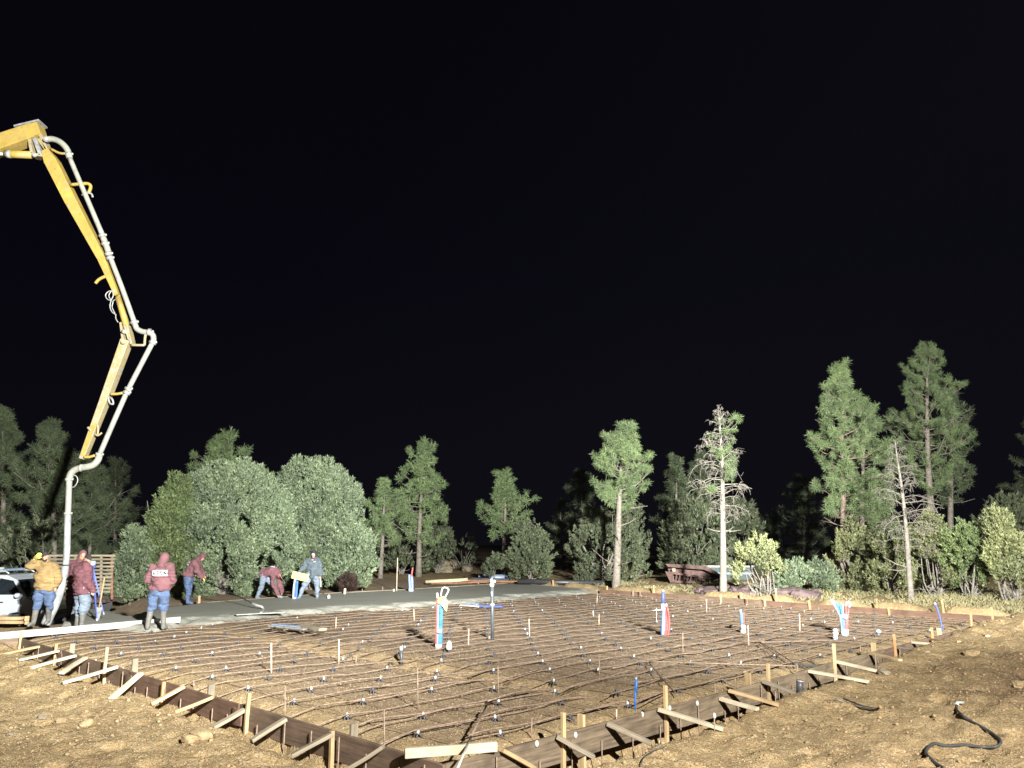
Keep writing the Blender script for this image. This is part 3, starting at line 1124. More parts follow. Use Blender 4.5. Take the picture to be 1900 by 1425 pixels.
for x, yt, yb, lab, m, r in [
        (504, 1193, 1249, 'pink topped grade pin standing in the left part of the rebar grid', 'pinwood', .013),
        (629, 1186, 1231, 'thin pale grade pin in the grid right of the grey boards', 'pinwood', .011),
        (623, 1145, 1167, 'short pale pin in the grid above the grey boards', 'pinwood', .010),
        (769, 1130, 1153, 'short pin in the grid left of the orange topped pipes', 'pinwood', .010),
        (869, 1167, 1198, 'short pin standing right of the white capped cleanout', 'pinwood', .012),
        (776, 1240, 1317, 'dark pin in the near left part of the rebar grid', 'rebar', .009),
        (660, 1216, 1231, 'tiny pin in the grid left of the dark trench', 'rebar', .009),
        (983, 1148, 1186, 'slanting pale pin right of the tall black riser', 'pinwood', .010),
        (1111, 1139, 1160, 'short pin left of the red and blue pipes', 'pinwood', .009),
        (1101, 1133, 1143, 'small white peg in the middle of the rebar grid', 'white', .02),
        (925, 1237, 1287, 'steel pin standing in the deep trench', 'rebar', .009),
        (1112, 1216, 1253, 'steel pin on the right bank of the trench', 'rebar', .009),
        (1218, 1128, 1153, 'short white topped pin just left of the red and blue pipes', 'pinwood', .010),
        (1267, 1173, 1218, 'grey pin in the grid in front of the red and blue pipes', 'rebar', .011),
        (1389, 1160, 1197, 'pale pin just right of the short blue and red stub', 'pinwood', .011),
        (1311, 1112, 1137, 'thin pale pin between the two pipe bundles near the far forms', 'pinwood', .009),
        (1484, 1139, 1171, 'thin white pin left of the splayed blue pipes', 'pinwood', .010),
        (1107, 1105, 1121, 'pale pin near the far corner of the concrete', 'pinwood', .012),
        (1480, 1231, 1262, 'dark steel pin above the black bucket', 'rebar', .010),
        (1144, 1316, 1336, 'white peg just inside the right forms near the corner', 'pinwood', .010)]:
    pin(x, yt, yb, lab, M[m], r)

# small white survey tags stapled to the right hand boards
for i, (x, y) in enumerate([(996, 1380), (1068, 1364), (1243, 1314), (1294, 1305)]):
    tt = on_line(x, P0_ := C0 - V * 0.06, U, -0.08, 0, 10)
    c = P0_ + U * tt
    c.z = D(x, y, c.y).z
    o = MB().ball(c, (0.022, 0.012, 0.034), 0, 8, 6).obj('tag', M['white'], None, True)
    tag(o, ORD[i] + ' small white tag on the outer face of the right boards from the corner', 'tag', 'white tags on the boards')

# ================================================================== REBAR GRID
def bar_z(u, v, ph, base):
    e = np.minimum(np.minimum(u, v), back_u(v) - u)
    return base - 0.018 - 0.10 * (1 - sst(0.05, 0.75, e)) + 0.014 * np.sin(u * 2.3 + v * 3.1 + ph) + 0.010 * np.sin(u * 5.1 - v * 4.3 + ph * 2) - 0.05 * np.exp(-((u - 4.15) / 0.5) ** 2)


def build_rebar():
    root = thing('rebar_grid', 'brown steel reinforcing bar grid laid across the earth pad inside the forms', 'rebar grid', (C0.x, C0.y, 0))
    near = []
    us = [0.20 + 0.61 * i for i in range(36)]
    vs_ = [0.07 + 0.65 * k for k in range(25)]
    k = 0
    for v in vs_:
        if v > 15.6:
            continue
        ph = random.uniform(0, 6)
        n = 60
        uu = np.linspace(0.06, back_u(v) - 0.1, n)
        lat = 0.02 * np.sin(uu * 0.7 + ph) + 0.012 * np.sin(uu * 2.9 + 2 * ph)
        z = bar_z(uu, np.full(n, v), ph, -0.055)
        pts = [PAD(a, v + b, c) for a, b, c in zip(uu, lat, z)]
        tubeobj('rebar', pts, 0.0078, M['rebar'], root, 5)
    for u in us:
        vmax = 15.4
        ph = random.uniform(0, 6)
        if u > 20.0:
            continue
        n = 46
        vv = np.linspace(0.06, vmax, n)
        lat = 0.02 * np.sin(vv * 0.8 + ph) + 0.012 * np.sin(vv * 3.1 + 2 * ph)
        z = bar_z(np.full(n, u), vv, ph, -0.078)
        pts = [PAD(u + b, a, c) for a, b, c in zip(vv, lat, z)]
        tubeobj('rebar', pts, 0.0062, M['rebar'], root, 5)
    # lapped extra bars
    for (a, b, v) in [(1.0, 5.4, 0.76), (0.3, 4.2, 1.41), (3.0, 8.0, 0.74), (0.5, 6.0, 2.1), (5, 11, 1.40), (1.2, 5.0, 3.35), (6, 12, 2.6), (2, 8, 4.02), (9, 14, 3.3), (7, 13, 0.72)]:
        n = 24
        uu = np.linspace(a, b, n)
        z = bar_z(uu, np.full(n, v), v * 3, -0.05)
        tubeobj('rebar', [PAD(q, v + 0.035 + 0.01 * math.sin(q * 2), c) for q, c in zip(uu, z)], 0.0095, M['rebar'], root, 5)
    # bar chairs
    mb = MB()
    for j in range(5):
        a = 2 * math.pi * j / 5
        mb.tube([(0.055 * math.cos(a), 0.055 * math.sin(a), 0), (0.012 * math.cos(a), 0.012 * math.sin(a), 0.062)], 0.011, 4, 0)
    mb.tube([(0, 0, 0.035), (0, 0, 0.062)], [0.03, 0.018], 8, 0)
    mb.ball((0.002, -0.012, 0.060), (0.019, 0.018, 0.033), 1, 10, 6)
    cme = mb.mesh('rebar_chair', [M['chair'], M['white']], True)
    cme2 = cme.copy()
    cme2.materials[1] = M['chair']
    spots = []
    for i, u in enumerate(us):
        for k, v in enumerate(vs_):
            if (i + k) % 2 == 1 and v < 14.6 and u < back_u(v) - 0.5 and v > 0.3:
                if random.random() < 0.05:
                    continue
                spots.append((u + random.uniform(-.05, .05), v + random.uniform(-.05, .05)))
    spots.sort(key=lambda s: (PAD(*s)).length)
    rest = []
    for n, (u, v) in enumerate(spots):
        p = PAD(u, v)
        g = gz(p.x, p.y)
        p.z = max(g - 0.005, -0.16)
        if n < 295:
            o = bpy.data.objects.new('rebar_chair', cme2 if random.random() < 0.18 + 0.6 * min(1, n / 90) else cme)
            COL.objects.link(o)
            o.parent = root
            o.location = p - root.location
            o.rotation_euler = (random.uniform(-.15, .15), random.uniform(-.15, .15), random.uniform(-0.7, 0.7))
            o.scale = (1.0,) * 3
        else:
            rest.append(p)
    if rest:
        mb = MB()
        for p in rest:
            mb.tube([p, p + Vector((0, 0, 0.06))], [0.05, 0.02], 6, 0)
            mb.ball(p + Vector((0, -0.01, 0.06)), 0.016, 1, 6, 4)
        o = mb.obj('far_rebar_chairs', [M['chair'], M['white']], root, True)
        o['kind'] = 'stuff'
    return root


build_rebar()

# loose bars lying across the grid
for a, b, c, lab in [((1205, 1238), (1340, 1243), (1482, 1247), 'long loose steel bar lying level across the grid by the right forms'),
                     ((1205, 1240), (1228, 1270), (1257, 1303), 'loose steel bar running toward the right forms below the long level bar'),
                     ((1411, 1201), (1445, 1222), (1480, 1246), 'bent loose steel bar ending at the black bucket'),
                     ((1411, 1202), (1436, 1222), (1470, 1250), 'loose steel bar just left of the bent bar near the bucket'),
                     ((1411, 1201), (1480, 1199), (1548, 1197), 'thin loose steel bar running right to the fourth right stake'),
                     ((905, 1316), (968, 1297), (1002, 1282), 'loose lapped steel bar lying near the front of the trench')]:
    P = smooth_path([Gg(*q) + Vector((0, 0, 0.10)) for q in (a, b, c)], 5)
    tag(tubeobj('loose_rebar', P, 0.010, M['rebar'], n=6), lab, 'steel bar', 'loose bars on the grid')

# ================================================================== PIPE STUBS
def px_path(pts, Y, per=4):
    """pixel outline of an upright thing standing at depth Y"""
    return smooth_path([D(x, y, Y) for x, y in pts], per)


def off_path(P, dx=0, dy=0):
    return [p + Vector((dx, dy, 0)) for p in P]


# bundle with the orange and yellow cover
Y0 = Gg(813, 1203).y
t = thing('pipe_bundle', 'tall bundle of red and blue pipes under an orange and yellow cover', 'pipes', Gg(813, 1203), 'pipe stubs')
for k, (x0, x1, yt, m) in enumerate([(809, 811, 1112, 'redpex'), (812, 813.5, 1112, 'palepex'), (815, 817, 1124, 'bluepex'), (818.5, 820.5, 1124, 'bluepex'), (817, 819, 1128, 'bluepex')]):
    P = px_path([(x0, 1203), ((x0 + x1) / 2, 1160), (x1, yt)], Y0)
    tubeobj('red_pipe' if m == 'redpex' else ('white_pipe' if m == 'palepex' else 'blue_pipe'), off_path(P, 0, (k % 2) * 0.03), 0.019, M[m], t)
c = D(813.5, 1199, Y0)
MB().tube([D(813.5, 1205, Y0), D(813.5, 1195, Y0)], 0.072, 12).obj('sleeve', M['white'], t, True)
MB().tube([D(815, 1174, Y0), D(815, 1167, Y0)], 0.062, 12).obj('tape_band', M['tape'], t, True)
MB().tube([D(812, 1110, Y0), D(811, 1100, Y0)], [0.028, 0.02], 10).obj('cap', M['white'], t, True)
a, b, c2, d2, e2 = D(811, 1118, Y0), D(815, 1108, Y0), D(824, 1106, Y0), D(831, 1116, Y0), D(829, 1134, Y0)
f2, g2 = D(822, 1140, Y0), D(819, 1121, Y0)
dy = Vector((0, 0.07, 0))
mb = MB()
mb.add([p - dy for p in (a, b, c2, g2)] + [p + dy for p in (a, b, c2, g2)], [(0, 1, 2, 3), (7, 6, 5, 4), (0, 4, 5, 1), (1, 5, 6, 2)], 0)
mb.add([p - dy for p in (g2, c2, d2, e2, f2)] + [p + dy for p in (g2, c2, d2, e2, f2)], [(5, 0, 1, 6), (6, 1, 2, 7), (7, 2, 3, 8), (8, 3, 4, 9)], 1)
mb.obj('cover', [M['orange'], M['yellowp']], t)
mb = MB()
mb.add([p - dy * 1.05 for p in (c2, d2, e2, g2)], [(0, 1, 2, 3)], 0)
o = mb.obj('cover_side', M['yellowp'], t)
tubeobj('white_loop', px_path([(818, 1106), (820, 1094), (824, 1090), (831, 1092), (832, 1096), (828, 1104), (826, 1109)], Y0, 4), 0.014, M['white'], t)
tubeobj('blue_elbow', px_path([(816, 1138), (817, 1128), (822, 1122)], Y0, 4), 0.022, M['bluepex'], t)

Y0 = Gg(833, 1210).y
t = thing('cleanout', 'white capped cleanout pipe standing just right of the orange topped bundle', 'pipe', Gg(833, 1210), 'capped stubs')
MB().tube([D(833, 1213, Y0), D(833, 1200, Y0)], 0.03, 10).obj('stub', M['chair'], t, True)
MB().tube([D(833, 1205, Y0), D(833, 1198, Y0), D(833, 1197.5, Y0), D(833, 1192, Y0)], [0.058, 0.062, 0.05, 0.054], 12).obj('cap', M['white'], t, True)
MB().tube([D(833, 1192, Y0), D(833, 1189, Y0)], 0.03, 8).obj('plug', M['white'], t, True)

Y0 = Gg(914, 1188).y
t = thing('black_riser', 'tall thin black pipe with white fitting on top standing in the grid', 'pipe', Gg(914, 1188), 'pipe stubs')
MB().tube([D(914, 1190, Y0), D(913, 1083, Y0)], 0.040, 12).obj('riser', M['greypipe'], t, True)
MB().tube([D(912.5, 1088, Y0), D(912.5, 1083, Y0)], 0.052, 12).obj('coupling', M['white'], t, True)
MB().tube([D(912.5, 1083, Y0), D(912, 1076, Y0)], 0.026, 10).ball(D(912, 1076, Y0), 0.032, 0).ball(D(917, 1079, Y0), 0.034, 0).obj('fitting', M['white'], t, True)
MB().tube([D(913.5, 1124, Y0), D(913.5, 1120, Y0)], 0.046, 12).obj('tape_band', M['white'], t, True)
MB().tube([D(913, 1106, Y0 - 0.035), D(912, 1098, Y0 - 0.035)], 0.02, 6).obj('sticker', M['tape'], t, True)

Y0 = Gg(745, 1234).y
t = thing('black_stub', 'short black pipe stub with white top in the left part of the grid', 'pipe', Gg(745, 1234), 'pipe stubs')
MB().tube([D(745, 1238, Y0), D(744.5, 1205, Y0)], 0.030, 12).obj('riser', M['greypipe'], t, True)
MB().tube([D(744.5, 1206, Y0), D(744.5, 1199, Y0)], [0.036, 0.028], 12).obj('cap', M['white'], t, True)
MB().ball(D(751, 1200, Y0), 0.026).obj('plug', M['steel'], t, True)

Y0 = Gg(1232, 1179).y
t = thing('pipe_bundle', 'curved bundle of red and blue pipes with a narrow blue extension on top', 'pipes', Gg(1232, 1179), 'pipe stubs')
for k, (p, m) in enumerate([([(1229, 1180), (1230, 1150), (1231, 1122)], 'palepex'), ([(1231, 1180), (1234, 1150), (1232, 1124)], 'palepex'), ([(1234, 1180), (1236, 1150), (1234, 1126)], 'redpex'),
                            ([(1237, 1180), (1240, 1150), (1238, 1127)], 'redpex'), ([(1239.5, 1180), (1242, 1155), (1238.5, 1127)], 'redpex'), ([(1228, 1180), (1229, 1150), (1229.5, 1120)], 'bluepex')]):
    tubeobj({'palepex': 'white_pipe', 'redpex': 'red_pipe', 'bluepex': 'blue_pipe'}[m], off_path(px_path(p, Y0), 0, (k % 2) * 0.03), 0.021, M[m], t)
MB().tube([D(1230, 1133, Y0), D(1230, 1120, Y0)], 0.045, 10).obj('tape_band', M['tape'], t, True)
MB().tube([D(1230, 1122, Y0), D(1230.5, 1097, Y0)], 0.038, 10).obj('extension', M['blue'], t, True)
MB().tube([D(1230.5, 1098, Y0), D(1230.5, 1094, Y0)], [0.036, 0.01], 10).obj('cap', M['white'], t, True)
MB().tube([D(1236.5, 1126, Y0), D(1236.2, 1120, Y0)], 0.02, 8).obj('plug', M['white'], t, True)
tubeobj('tie', [D(1229, 1131, Y0 - .03), D(1211, 1133, Y0 - .03)], 0.012, M['white'], t)

Y0 = Gg(1379, 1174).y
t = thing('pipe_bundle', 'short stub of blue and red pipes above two white collars right of the middle', 'pipes', Gg(1379, 1174), 'pipe stubs')
for k, (p, m) in enumerate([([(1377, 1165), (1375, 1150), (1373.5, 1134)], 'bluepex'), ([(1378, 1165), (1377, 1150), (1376, 1133)], 'palepex'), ([(1380, 1165), (1380, 1150), (1380, 1136)], 'redpex'),
                            ([(1379, 1165), (1378, 1150), (1377, 1136)], 'bluepex')]):
    tubeobj({'palepex': 'white_pipe', 'redpex': 'red_pipe', 'bluepex': 'blue_pipe'}[m], off_path(px_path(p, Y0), 0, (k % 2) * 0.03), 0.019, M[m], t)
MB().tube([D(1379, 1166, Y0), D(1379, 1159.5, Y0)], 0.062, 12).obj('collar', M['white'], t, True)
MB().tube([D(1379, 1176, Y0), D(1379, 1169, Y0)], 0.066, 12).obj('sleeve', M['white'], t, True)
MB().tube([D(1379, 1170, Y0), D(1379, 1165, Y0)], 0.05, 12).obj('tape_band', M['tape'], t, True)
MB().tube([D(1374, 1137, Y0), D(1374, 1131, Y0)], 0.024, 8).obj('cap', M['white'], t, True)

Y0 = Gg(1567, 1179).y
t = thing('pipe_bundle', 'splayed bundle of blue and red pipes fanning out at the right of the pad', 'pipes', Gg(1567, 1179), 'pipe stubs')
for k, (p, m) in enumerate([([(1561, 1170), (1559, 1148), (1553, 1133), (1540, 1112)], 'palepex'), ([(1562, 1170), (1560, 1148), (1555, 1133), (1544, 1111)], 'palepex'), ([(1562, 1170), (1561, 1148), (1558, 1133), (1553, 1119)], 'bluepex'),
                            ([(1563, 1170), (1562, 1148), (1560, 1133), (1556, 1118)], 'bluepex'), ([(1564, 1170), (1564, 1148), (1562, 1133), (1559, 1119)], 'bluepex'), ([(1566, 1170), (1566, 1148), (1565, 1135), (1564, 1122)], 'palepex'),
                            ([(1568, 1170), (1569, 1148), (1569, 1135), (1567, 1116)], 'redpex'), ([(1571, 1170), (1572, 1148), (1571, 1137), (1570, 1126)], 'redpex'), ([(1573, 1170), (1574, 1148), (1575, 1137), (1576, 1126)], 'redpex'),
                            ([(1568, 1125), (1570, 1118), (1575, 1116), (1577, 1122), (1574, 1127)], 'palepex'), ([(1561.5, 1170), (1560, 1148), (1556, 1135), (1549, 1120)], 'bluepex')]):
    tubeobj({'palepex': 'white_pipe', 'redpex': 'red_pipe', 'bluepex': 'blue_pipe'}[m], off_path(px_path(p, Y0), 0, (k % 3) * 0.03 - 0.03), 0.019, M[m], t)
MB().tube([D(1567, 1180, Y0), D(1567, 1168, Y0)], 0.088, 12).obj('sleeve', M['tape'], t, True)
MB().tube([D(1567, 1171, Y0), D(1567, 1167.5, Y0)], 0.092, 12).obj('collar', M['white'], t, True)
MB().tube([D(1565, 1147, Y0), D(1567, 1140, Y0)], [0.09, 0.085], 12).obj('tape_band', M['tape'], t, True)

Y0 = Gg(1550, 1186).y
t = thing('cleanout', 'stacked white capped cleanout just left of the splayed blue pipes', 'pipe', Gg(1550, 1186), 'capped stubs')
MB().tube([D(1550, 1188, Y0), D(1550, 1182, Y0)], 0.055, 12).obj('stub', M['tape'], t, True)
MB().tube([D(1550, 1177.5, Y0), D(1550, 1173, Y0)], 0.066, 12).obj('sleeve', M['white'], t, True)
MB().tube([D(1550, 1182, Y0), D(1550, 1177, Y0)], 0.052, 12).obj('tape_band', M['white'], t, True)
MB().tube([D(1550, 1171.5, Y0), D(1550, 1168, Y0), D(1550, 1166, Y0)], [0.062, 0.06, 0.02], 12).obj('cap', M['white'], t, True)
MB().tube([D(1550, 1174, Y0), D(1550, 1171, Y0)], 0.045, 12).obj('neck', M['greypipe'], t, True)
Y0 = Gg(1630, 1180).y
t = thing('cleanout', 'small grey stub with white cap near the right forms past the splayed pipes', 'pipe', Gg(1630, 1180), 'capped stubs')
MB().tube([D(1630, 1184, Y0), D(1630, 1172, Y0)], 0.048, 12).obj('stub', M['greypipe'], t, True)
MB().tube([D(1630, 1173, Y0), D(1630, 1170, Y0), D(1630, 1168, Y0)], [0.062, 0.055, 0.02], 12).obj('cap', M['white'], t, True)

t = thing('blue_pipe', 'single bright blue pipe standing just inside the right forms near the corner', 'pipe', Gg(1180, 1318), 'pipe stubs')
Y0 = Gg(1180, 1318).y
MB().tube([D(1178, 1322, Y0), D(1178.5, 1290, Y0), D(1180, 1259, Y0)], 0.014, 10).obj('pipe', M['bluepex'], t, True)
MB().tube([D(1180.5, 1285, Y0 - .01), D(1181, 1262, Y0 - .01)], 0.013, 10).obj('pipe', M['bluepex'], t, True)
MB().tube([D(1180, 1260, Y0), D(1180, 1257, Y0)], 0.016, 8).obj('cap', M['tape'], t, True)
t = thing('thin_hose', 'thin blue line rising slantwise near the right end of the pad', 'pipe', Gg(1748, 1170), 'pipe stubs')
Y0 = Gg(1748, 1170).y
tubeobj('hose', px_path([(1748, 1171), (1745, 1150), (1740, 1132), (1735, 1120)], Y0), 0.018, M['blue'], t)
MB().ball(D(1735, 1120, Y0), 0.028).obj('cap', M['tape'], t, True)
Y0 = G(762, 1097, 0).y
t = thing('pipe_bundle', 'far blue and purple pipe bundle with red tip beyond the wet concrete', 'pipes', G(762, 1097, -0.05), 'pipe stubs')
for k, (p, m) in enumerate([([(761, 1097), (760, 1078), (759.5, 1066)], 'palepex'), ([(763.5, 1097), (763, 1078), (762, 1068)], 'blue'), ([(765, 1097), (765, 1080), (764, 1070)], 'palepex')]):
    tubeobj('blue_pipe', px_path(p, Y0), 0.05, M[m], t)
tubeobj('red_tip', px_path([(764, 1070), (764.5, 1062), (766, 1053)], Y0), 0.03, M['redpex'], t)
MB().tube([D(762.5, 1098, Y0), D(762.5, 1092, Y0)], 0.11, 10).obj('sleeve', M['tape'], t, True)
Y0 = G(546, 1111, 0).y
t = thing('pipe_bundle', 'blue and white pipes rising from the concrete left of the man in the dark jacket', 'pipes', G(546, 1111, -0.05), 'pipe stubs')
for k, (p, m) in enumerate([([(544, 1112), (545, 1092), (547.5, 1074)], 'white'), ([(547, 1112), (548, 1092), (550, 1076)], 'blue'), ([(549.5, 1112), (551, 1092), (552, 1078)], 'bluepex')]):
    tubeobj('white_pipe' if m == 'white' else 'blue_pipe', px_path(p, Y0), 0.034, M[m], t)
MB().tube([D(546, 1113, Y0), D(546, 1108, Y0)], 0.075, 10).obj('sleeve', M['white'], t, True)
o = MB().ball(G(610, 1107.5, 0.05), (0.06, 0.06, 0.09), 0, 8, 6).obj('white_cap', M['white'], None, True)
tag(o, 'lone small white cap poking from the wet concrete right of the man in dark jacket', 'cap')

# ================================================================== PUMP BOOM
YB = 20.6


def B(x, y, dy=0.0):
    return D(x, y, YB + dy)


boom = thing('concrete_pump_boom', 'yellow folding concrete pump boom with pale delivery pipe hanging over the left side', 'pump boom', B(125, 1150))
k = 1 / PXM(YB)
UPb = (0, 1, 0)
# upper arm, box girder with a lid plate at the end
mb = MB().beam(B(-140, 318), B(66, 247), 0.40, 40 * k, 0.40, 32 * k, 0, UPb)
mb.beam(B(52, 252.5), B(79, 242.5), 0.40 + .006, 31 * k, 0.40 + .006, 26 * k, 0, UPb)
mb.obj('upper_arm', M['boom'], boom, bevel=0.012)
MB().beam(B(34, 240.5, -0.0), B(80, 229.5, 0), 0.44, 3 * k, 0.44, 3 * k, 0, UPb).obj('cover_plate', M['steel'], boom)
# hydraulic cylinder below the upper arm
cyl = MB().tube([B(10, 286, -.06), B(20, 286.2, -.06), B(60, 287.5, -.06)], 7.4 * k, 14).obj('hydraulic_cylinder', M['boom'], boom, True)
MB().tube([B(-60, 283, -.06), B(12, 286, -.06)], 3.5 * k, 10).obj('piston_rod', M['steel'], boom, True)
MB().tube([B(12, 283 + 3, -.06), B(21, 286.2, -.06)], 8 * k, 14).obj('cylinder_gland', M['steel'], boom, True)
for a, b, w in [((59, 262), (64, 289), 6), ((69, 261), (80, 292), 8), ((62, 289), (84, 293), 6), ((78, 250), (92, 284), 7), ((76, 262), (100, 296), 6)]:
    MB().beam(B(*a), B(*b), 0.30, w * k, 0.30, w * k * 0.8, 0, UPb).obj('link_plate', M['boom_pale'] if w != 8 else M['steel'], boom, bevel=0.01)
MB().tube([B(86, 258, -.28), B(86, 258, .28)], 6 * k, 12).obj('pivot_pin', M['steel'], boom, True)
MB().tube([B(64, 288, -.24), B(64, 288, .24)], 4 * k, 12).obj('pivot_pin', M['steel'], boom, True)
# middle arm
mb = MB().beam(B(88, 282), B(98, 303), 0.32, 14 * k, 0.32, 24 * k, 0, UPb)
mb.beam(B(98, 302), B(135.5, 377), 0.318, 23.5 * k, 0.30, 22 * k, 0, UPb)
mb.beam(B(135.5, 376.5), B(190, 479), 0.298, 21.8 * k, 0.26, 15 * k, 0, UPb)
mb.beam(B(190, 478.5), B(219, 549), 0.258, 14.8 * k, 0.22, 8 * k, 0, UPb)
mb.obj('middle_arm', M['boom'], boom, bevel=0.01)
MB().tube([B(219, 552, -.10), B(234, 603, -.10)], 5.6 * k, 12).obj('hydraulic_cylinder', M['boom'], boom, True)
MB().beam(B(221, 548, .06), B(238, 604, .06), 0.10, 5 * k, mi=0, up=UPb).obj('arm_tail', M['boom_pale'], boom)
for a, b in [((227, 600), (232, 638)), ((239, 604), (247, 640)), ((233, 602), (243, 632))]:
    MB().beam(B(*a), B(*b), 0.24, 4 * k, mi=0, up=UPb).obj('link_plate', M['boom_pale'], boom, bevel=0.006)
MB().tube([B(228, 615, -.2), B(243, 617, .2)], 4 * k, 10).obj('pivot_pin', M['steel'], boom, True)
MB().tube([B(229, 634, -.2), B(229, 634, .2)], 5 * k, 10).obj('pivot_pin', M['boom_pale'], boom, True)
# lower arm
mb = MB().beam(B(235.5, 632), B(194.5, 745), 0.26, 17.5 * k, 0.24, 14 * k, 0, UPb)
mb.beam(B(194.6, 744.5), B(153.5, 852), 0.238, 13.8 * k, 0.18, 9.5 * k, 0, UPb)
mb.obj('lower_arm', M['boom_pale'], boom, bevel=0.01)
MB().beam(B(178, 790, -.002), B(156, 845, -.002), 0.25, 8 * k, 0.19, 7 * k, 0, UPb).obj('yellow_side', M['boom'], boom)
# delivery pipe
pr = 4.6 * k


def pipe(name, pts, r=pr, m='pipe', per=4):
    return tubeobj(name, smooth_path([B(x, y, -0.12) for x, y in pts], per), r, M[m], boom, 12)


pipe('elbow', [(86, 259), (97, 258), (109, 262), (119, 270), (126, 280), (129, 293)], pr * 1.25)
pipe('delivery_pipe', [(128.5, 291), (160, 365), (191, 438)])
pipe('delivery_pipe', [(191, 440), (198, 458), (203, 474)], pr * 1.22)
pipe('delivery_pipe', [(203, 474), (227, 536), (250, 600)])
pipe('elbow', [(250, 600), (254, 610), (263, 615), (274, 617), (283, 621), (285, 630), (283, 638)], pr * 1.12)
pipe('delivery_pipe', [(283, 636), (260, 680), (237, 724)])
pipe('delivery_pipe', [(237, 724), (210, 785), (184, 845)])
pipe('elbow', [(184, 843), (182, 853), (174, 862), (163, 866), (151, 868), (139, 872), (131, 880), (128, 892)], pr * 1.3, 'pipe')
drop = pipe('drop_pipe', [(128.5, 890), (127, 930), (126, 957)], 5.2 * k)
pipe('drop_hose', [(126, 955), (125, 990), (124, 1025), (122, 1048)], 5.6 * k, 'hose')
hz = [(122, 1046), (118, 1072), (111, 1098), (102, 1122), (92, 1142), (85, 1158)]
P = smooth_path([D(x, y, YB + 0.0) for x, y in hz], 5)
tubeobj('end_hose', P, [5.8 * k + (8.2 - 5.8) * k * min(1, i / (len(P) - 1) * 1.4) for i in range(len(P))], M['hose'], boom, 14)
for x, y, dx, dy_ in [(128, 287, 4, 9), (190, 437, 4, 9), (195, 452, 4, 9), (201.5, 471, 4, 9), (204, 479, 4, 9), (249, 598, 4, 9), (277, 616, 8, 2), (283, 636, -4, 8), (238, 722, -4, 8), (235, 729, -4, 8),
                      (184, 844, -4, 8), (150.5, 868, 8, 1), (128, 890, 0, 8), (126, 953, 0, 8)]:
    d = Vector((dx, 0, -dy_)).normalized()
    c = B(x, y, -0.12)
    MB().tube([c - d * 0.032, c + d * 0.032], pr * 1.5, 12).box(c + Vector((pr * 1.5, -0.02, 0.01)), (0.06, 0.05, 0.05)).obj('pipe_clamp', M['steel'] if y < 800 else M['pipe'], boom, True)
# brackets that carry the pipe
for pts, r, m in [([(131, 343), (152, 341), (163, 341), (168, 345), (167, 352), (164, 358)], 3.2, 'boom'), ([(195, 513), (188, 516), (182, 520), (177, 526)], 3.0, 'boom'),
                  ([(205, 731), (217, 731), (228, 729)], 2.6, 'boom'), ([(156, 848), (166, 848), (176, 845)], 2.6, 'boom'), ([(94, 276), (110, 284), (124, 285)], 2.4, 'boom'),
                  ([(244, 640), (257, 640.5), (268, 640.5)], 2.4, 'boom_pale'), ([(268, 641), (269, 628), (271, 616)], 2.4, 'boom_pale'), ([(201, 736), (203, 747), (210, 750), (209, 742), (205, 738)], 1.6, 'steel'),
                  ([(181, 788), (182, 798), (181, 806)], 1.8, 'boom_pale'), ([(177, 806), (182, 808), (189, 803)], 1.8, 'boom_pale'), ([(163, 793), (166, 796), (169, 800)], 2.2, 'boom_pale'),
                  ([(152, 362), (162, 358), (170, 360), (172, 366)], 1.8, 'steel')]:
    pipe('bracket', pts, r * k, m, 3)
# hydraulic hoses
for pts in [[(214, 541), (203, 540), (196, 547), (199, 555), (207, 558)], [(213, 539), (206, 541), (202, 549), (206, 557)], [(209, 541), (210, 549), (206, 557)],
            [(206, 558), (204, 569), (208, 579), (214, 583)], [(210, 560), (208, 570), (213, 581)], [(215, 583), (215, 591), (219, 598)], [(208, 560), (214, 556), (219, 560)]]:
    pipe('hydraulic_hose', pts, 0.75 * k * 1.3, 'steel', 4)
pipe('safety_cable', [(133, 880), (142, 884), (144, 893), (138, 903), (131, 904)], 0.8 * k, 'steel', 4)

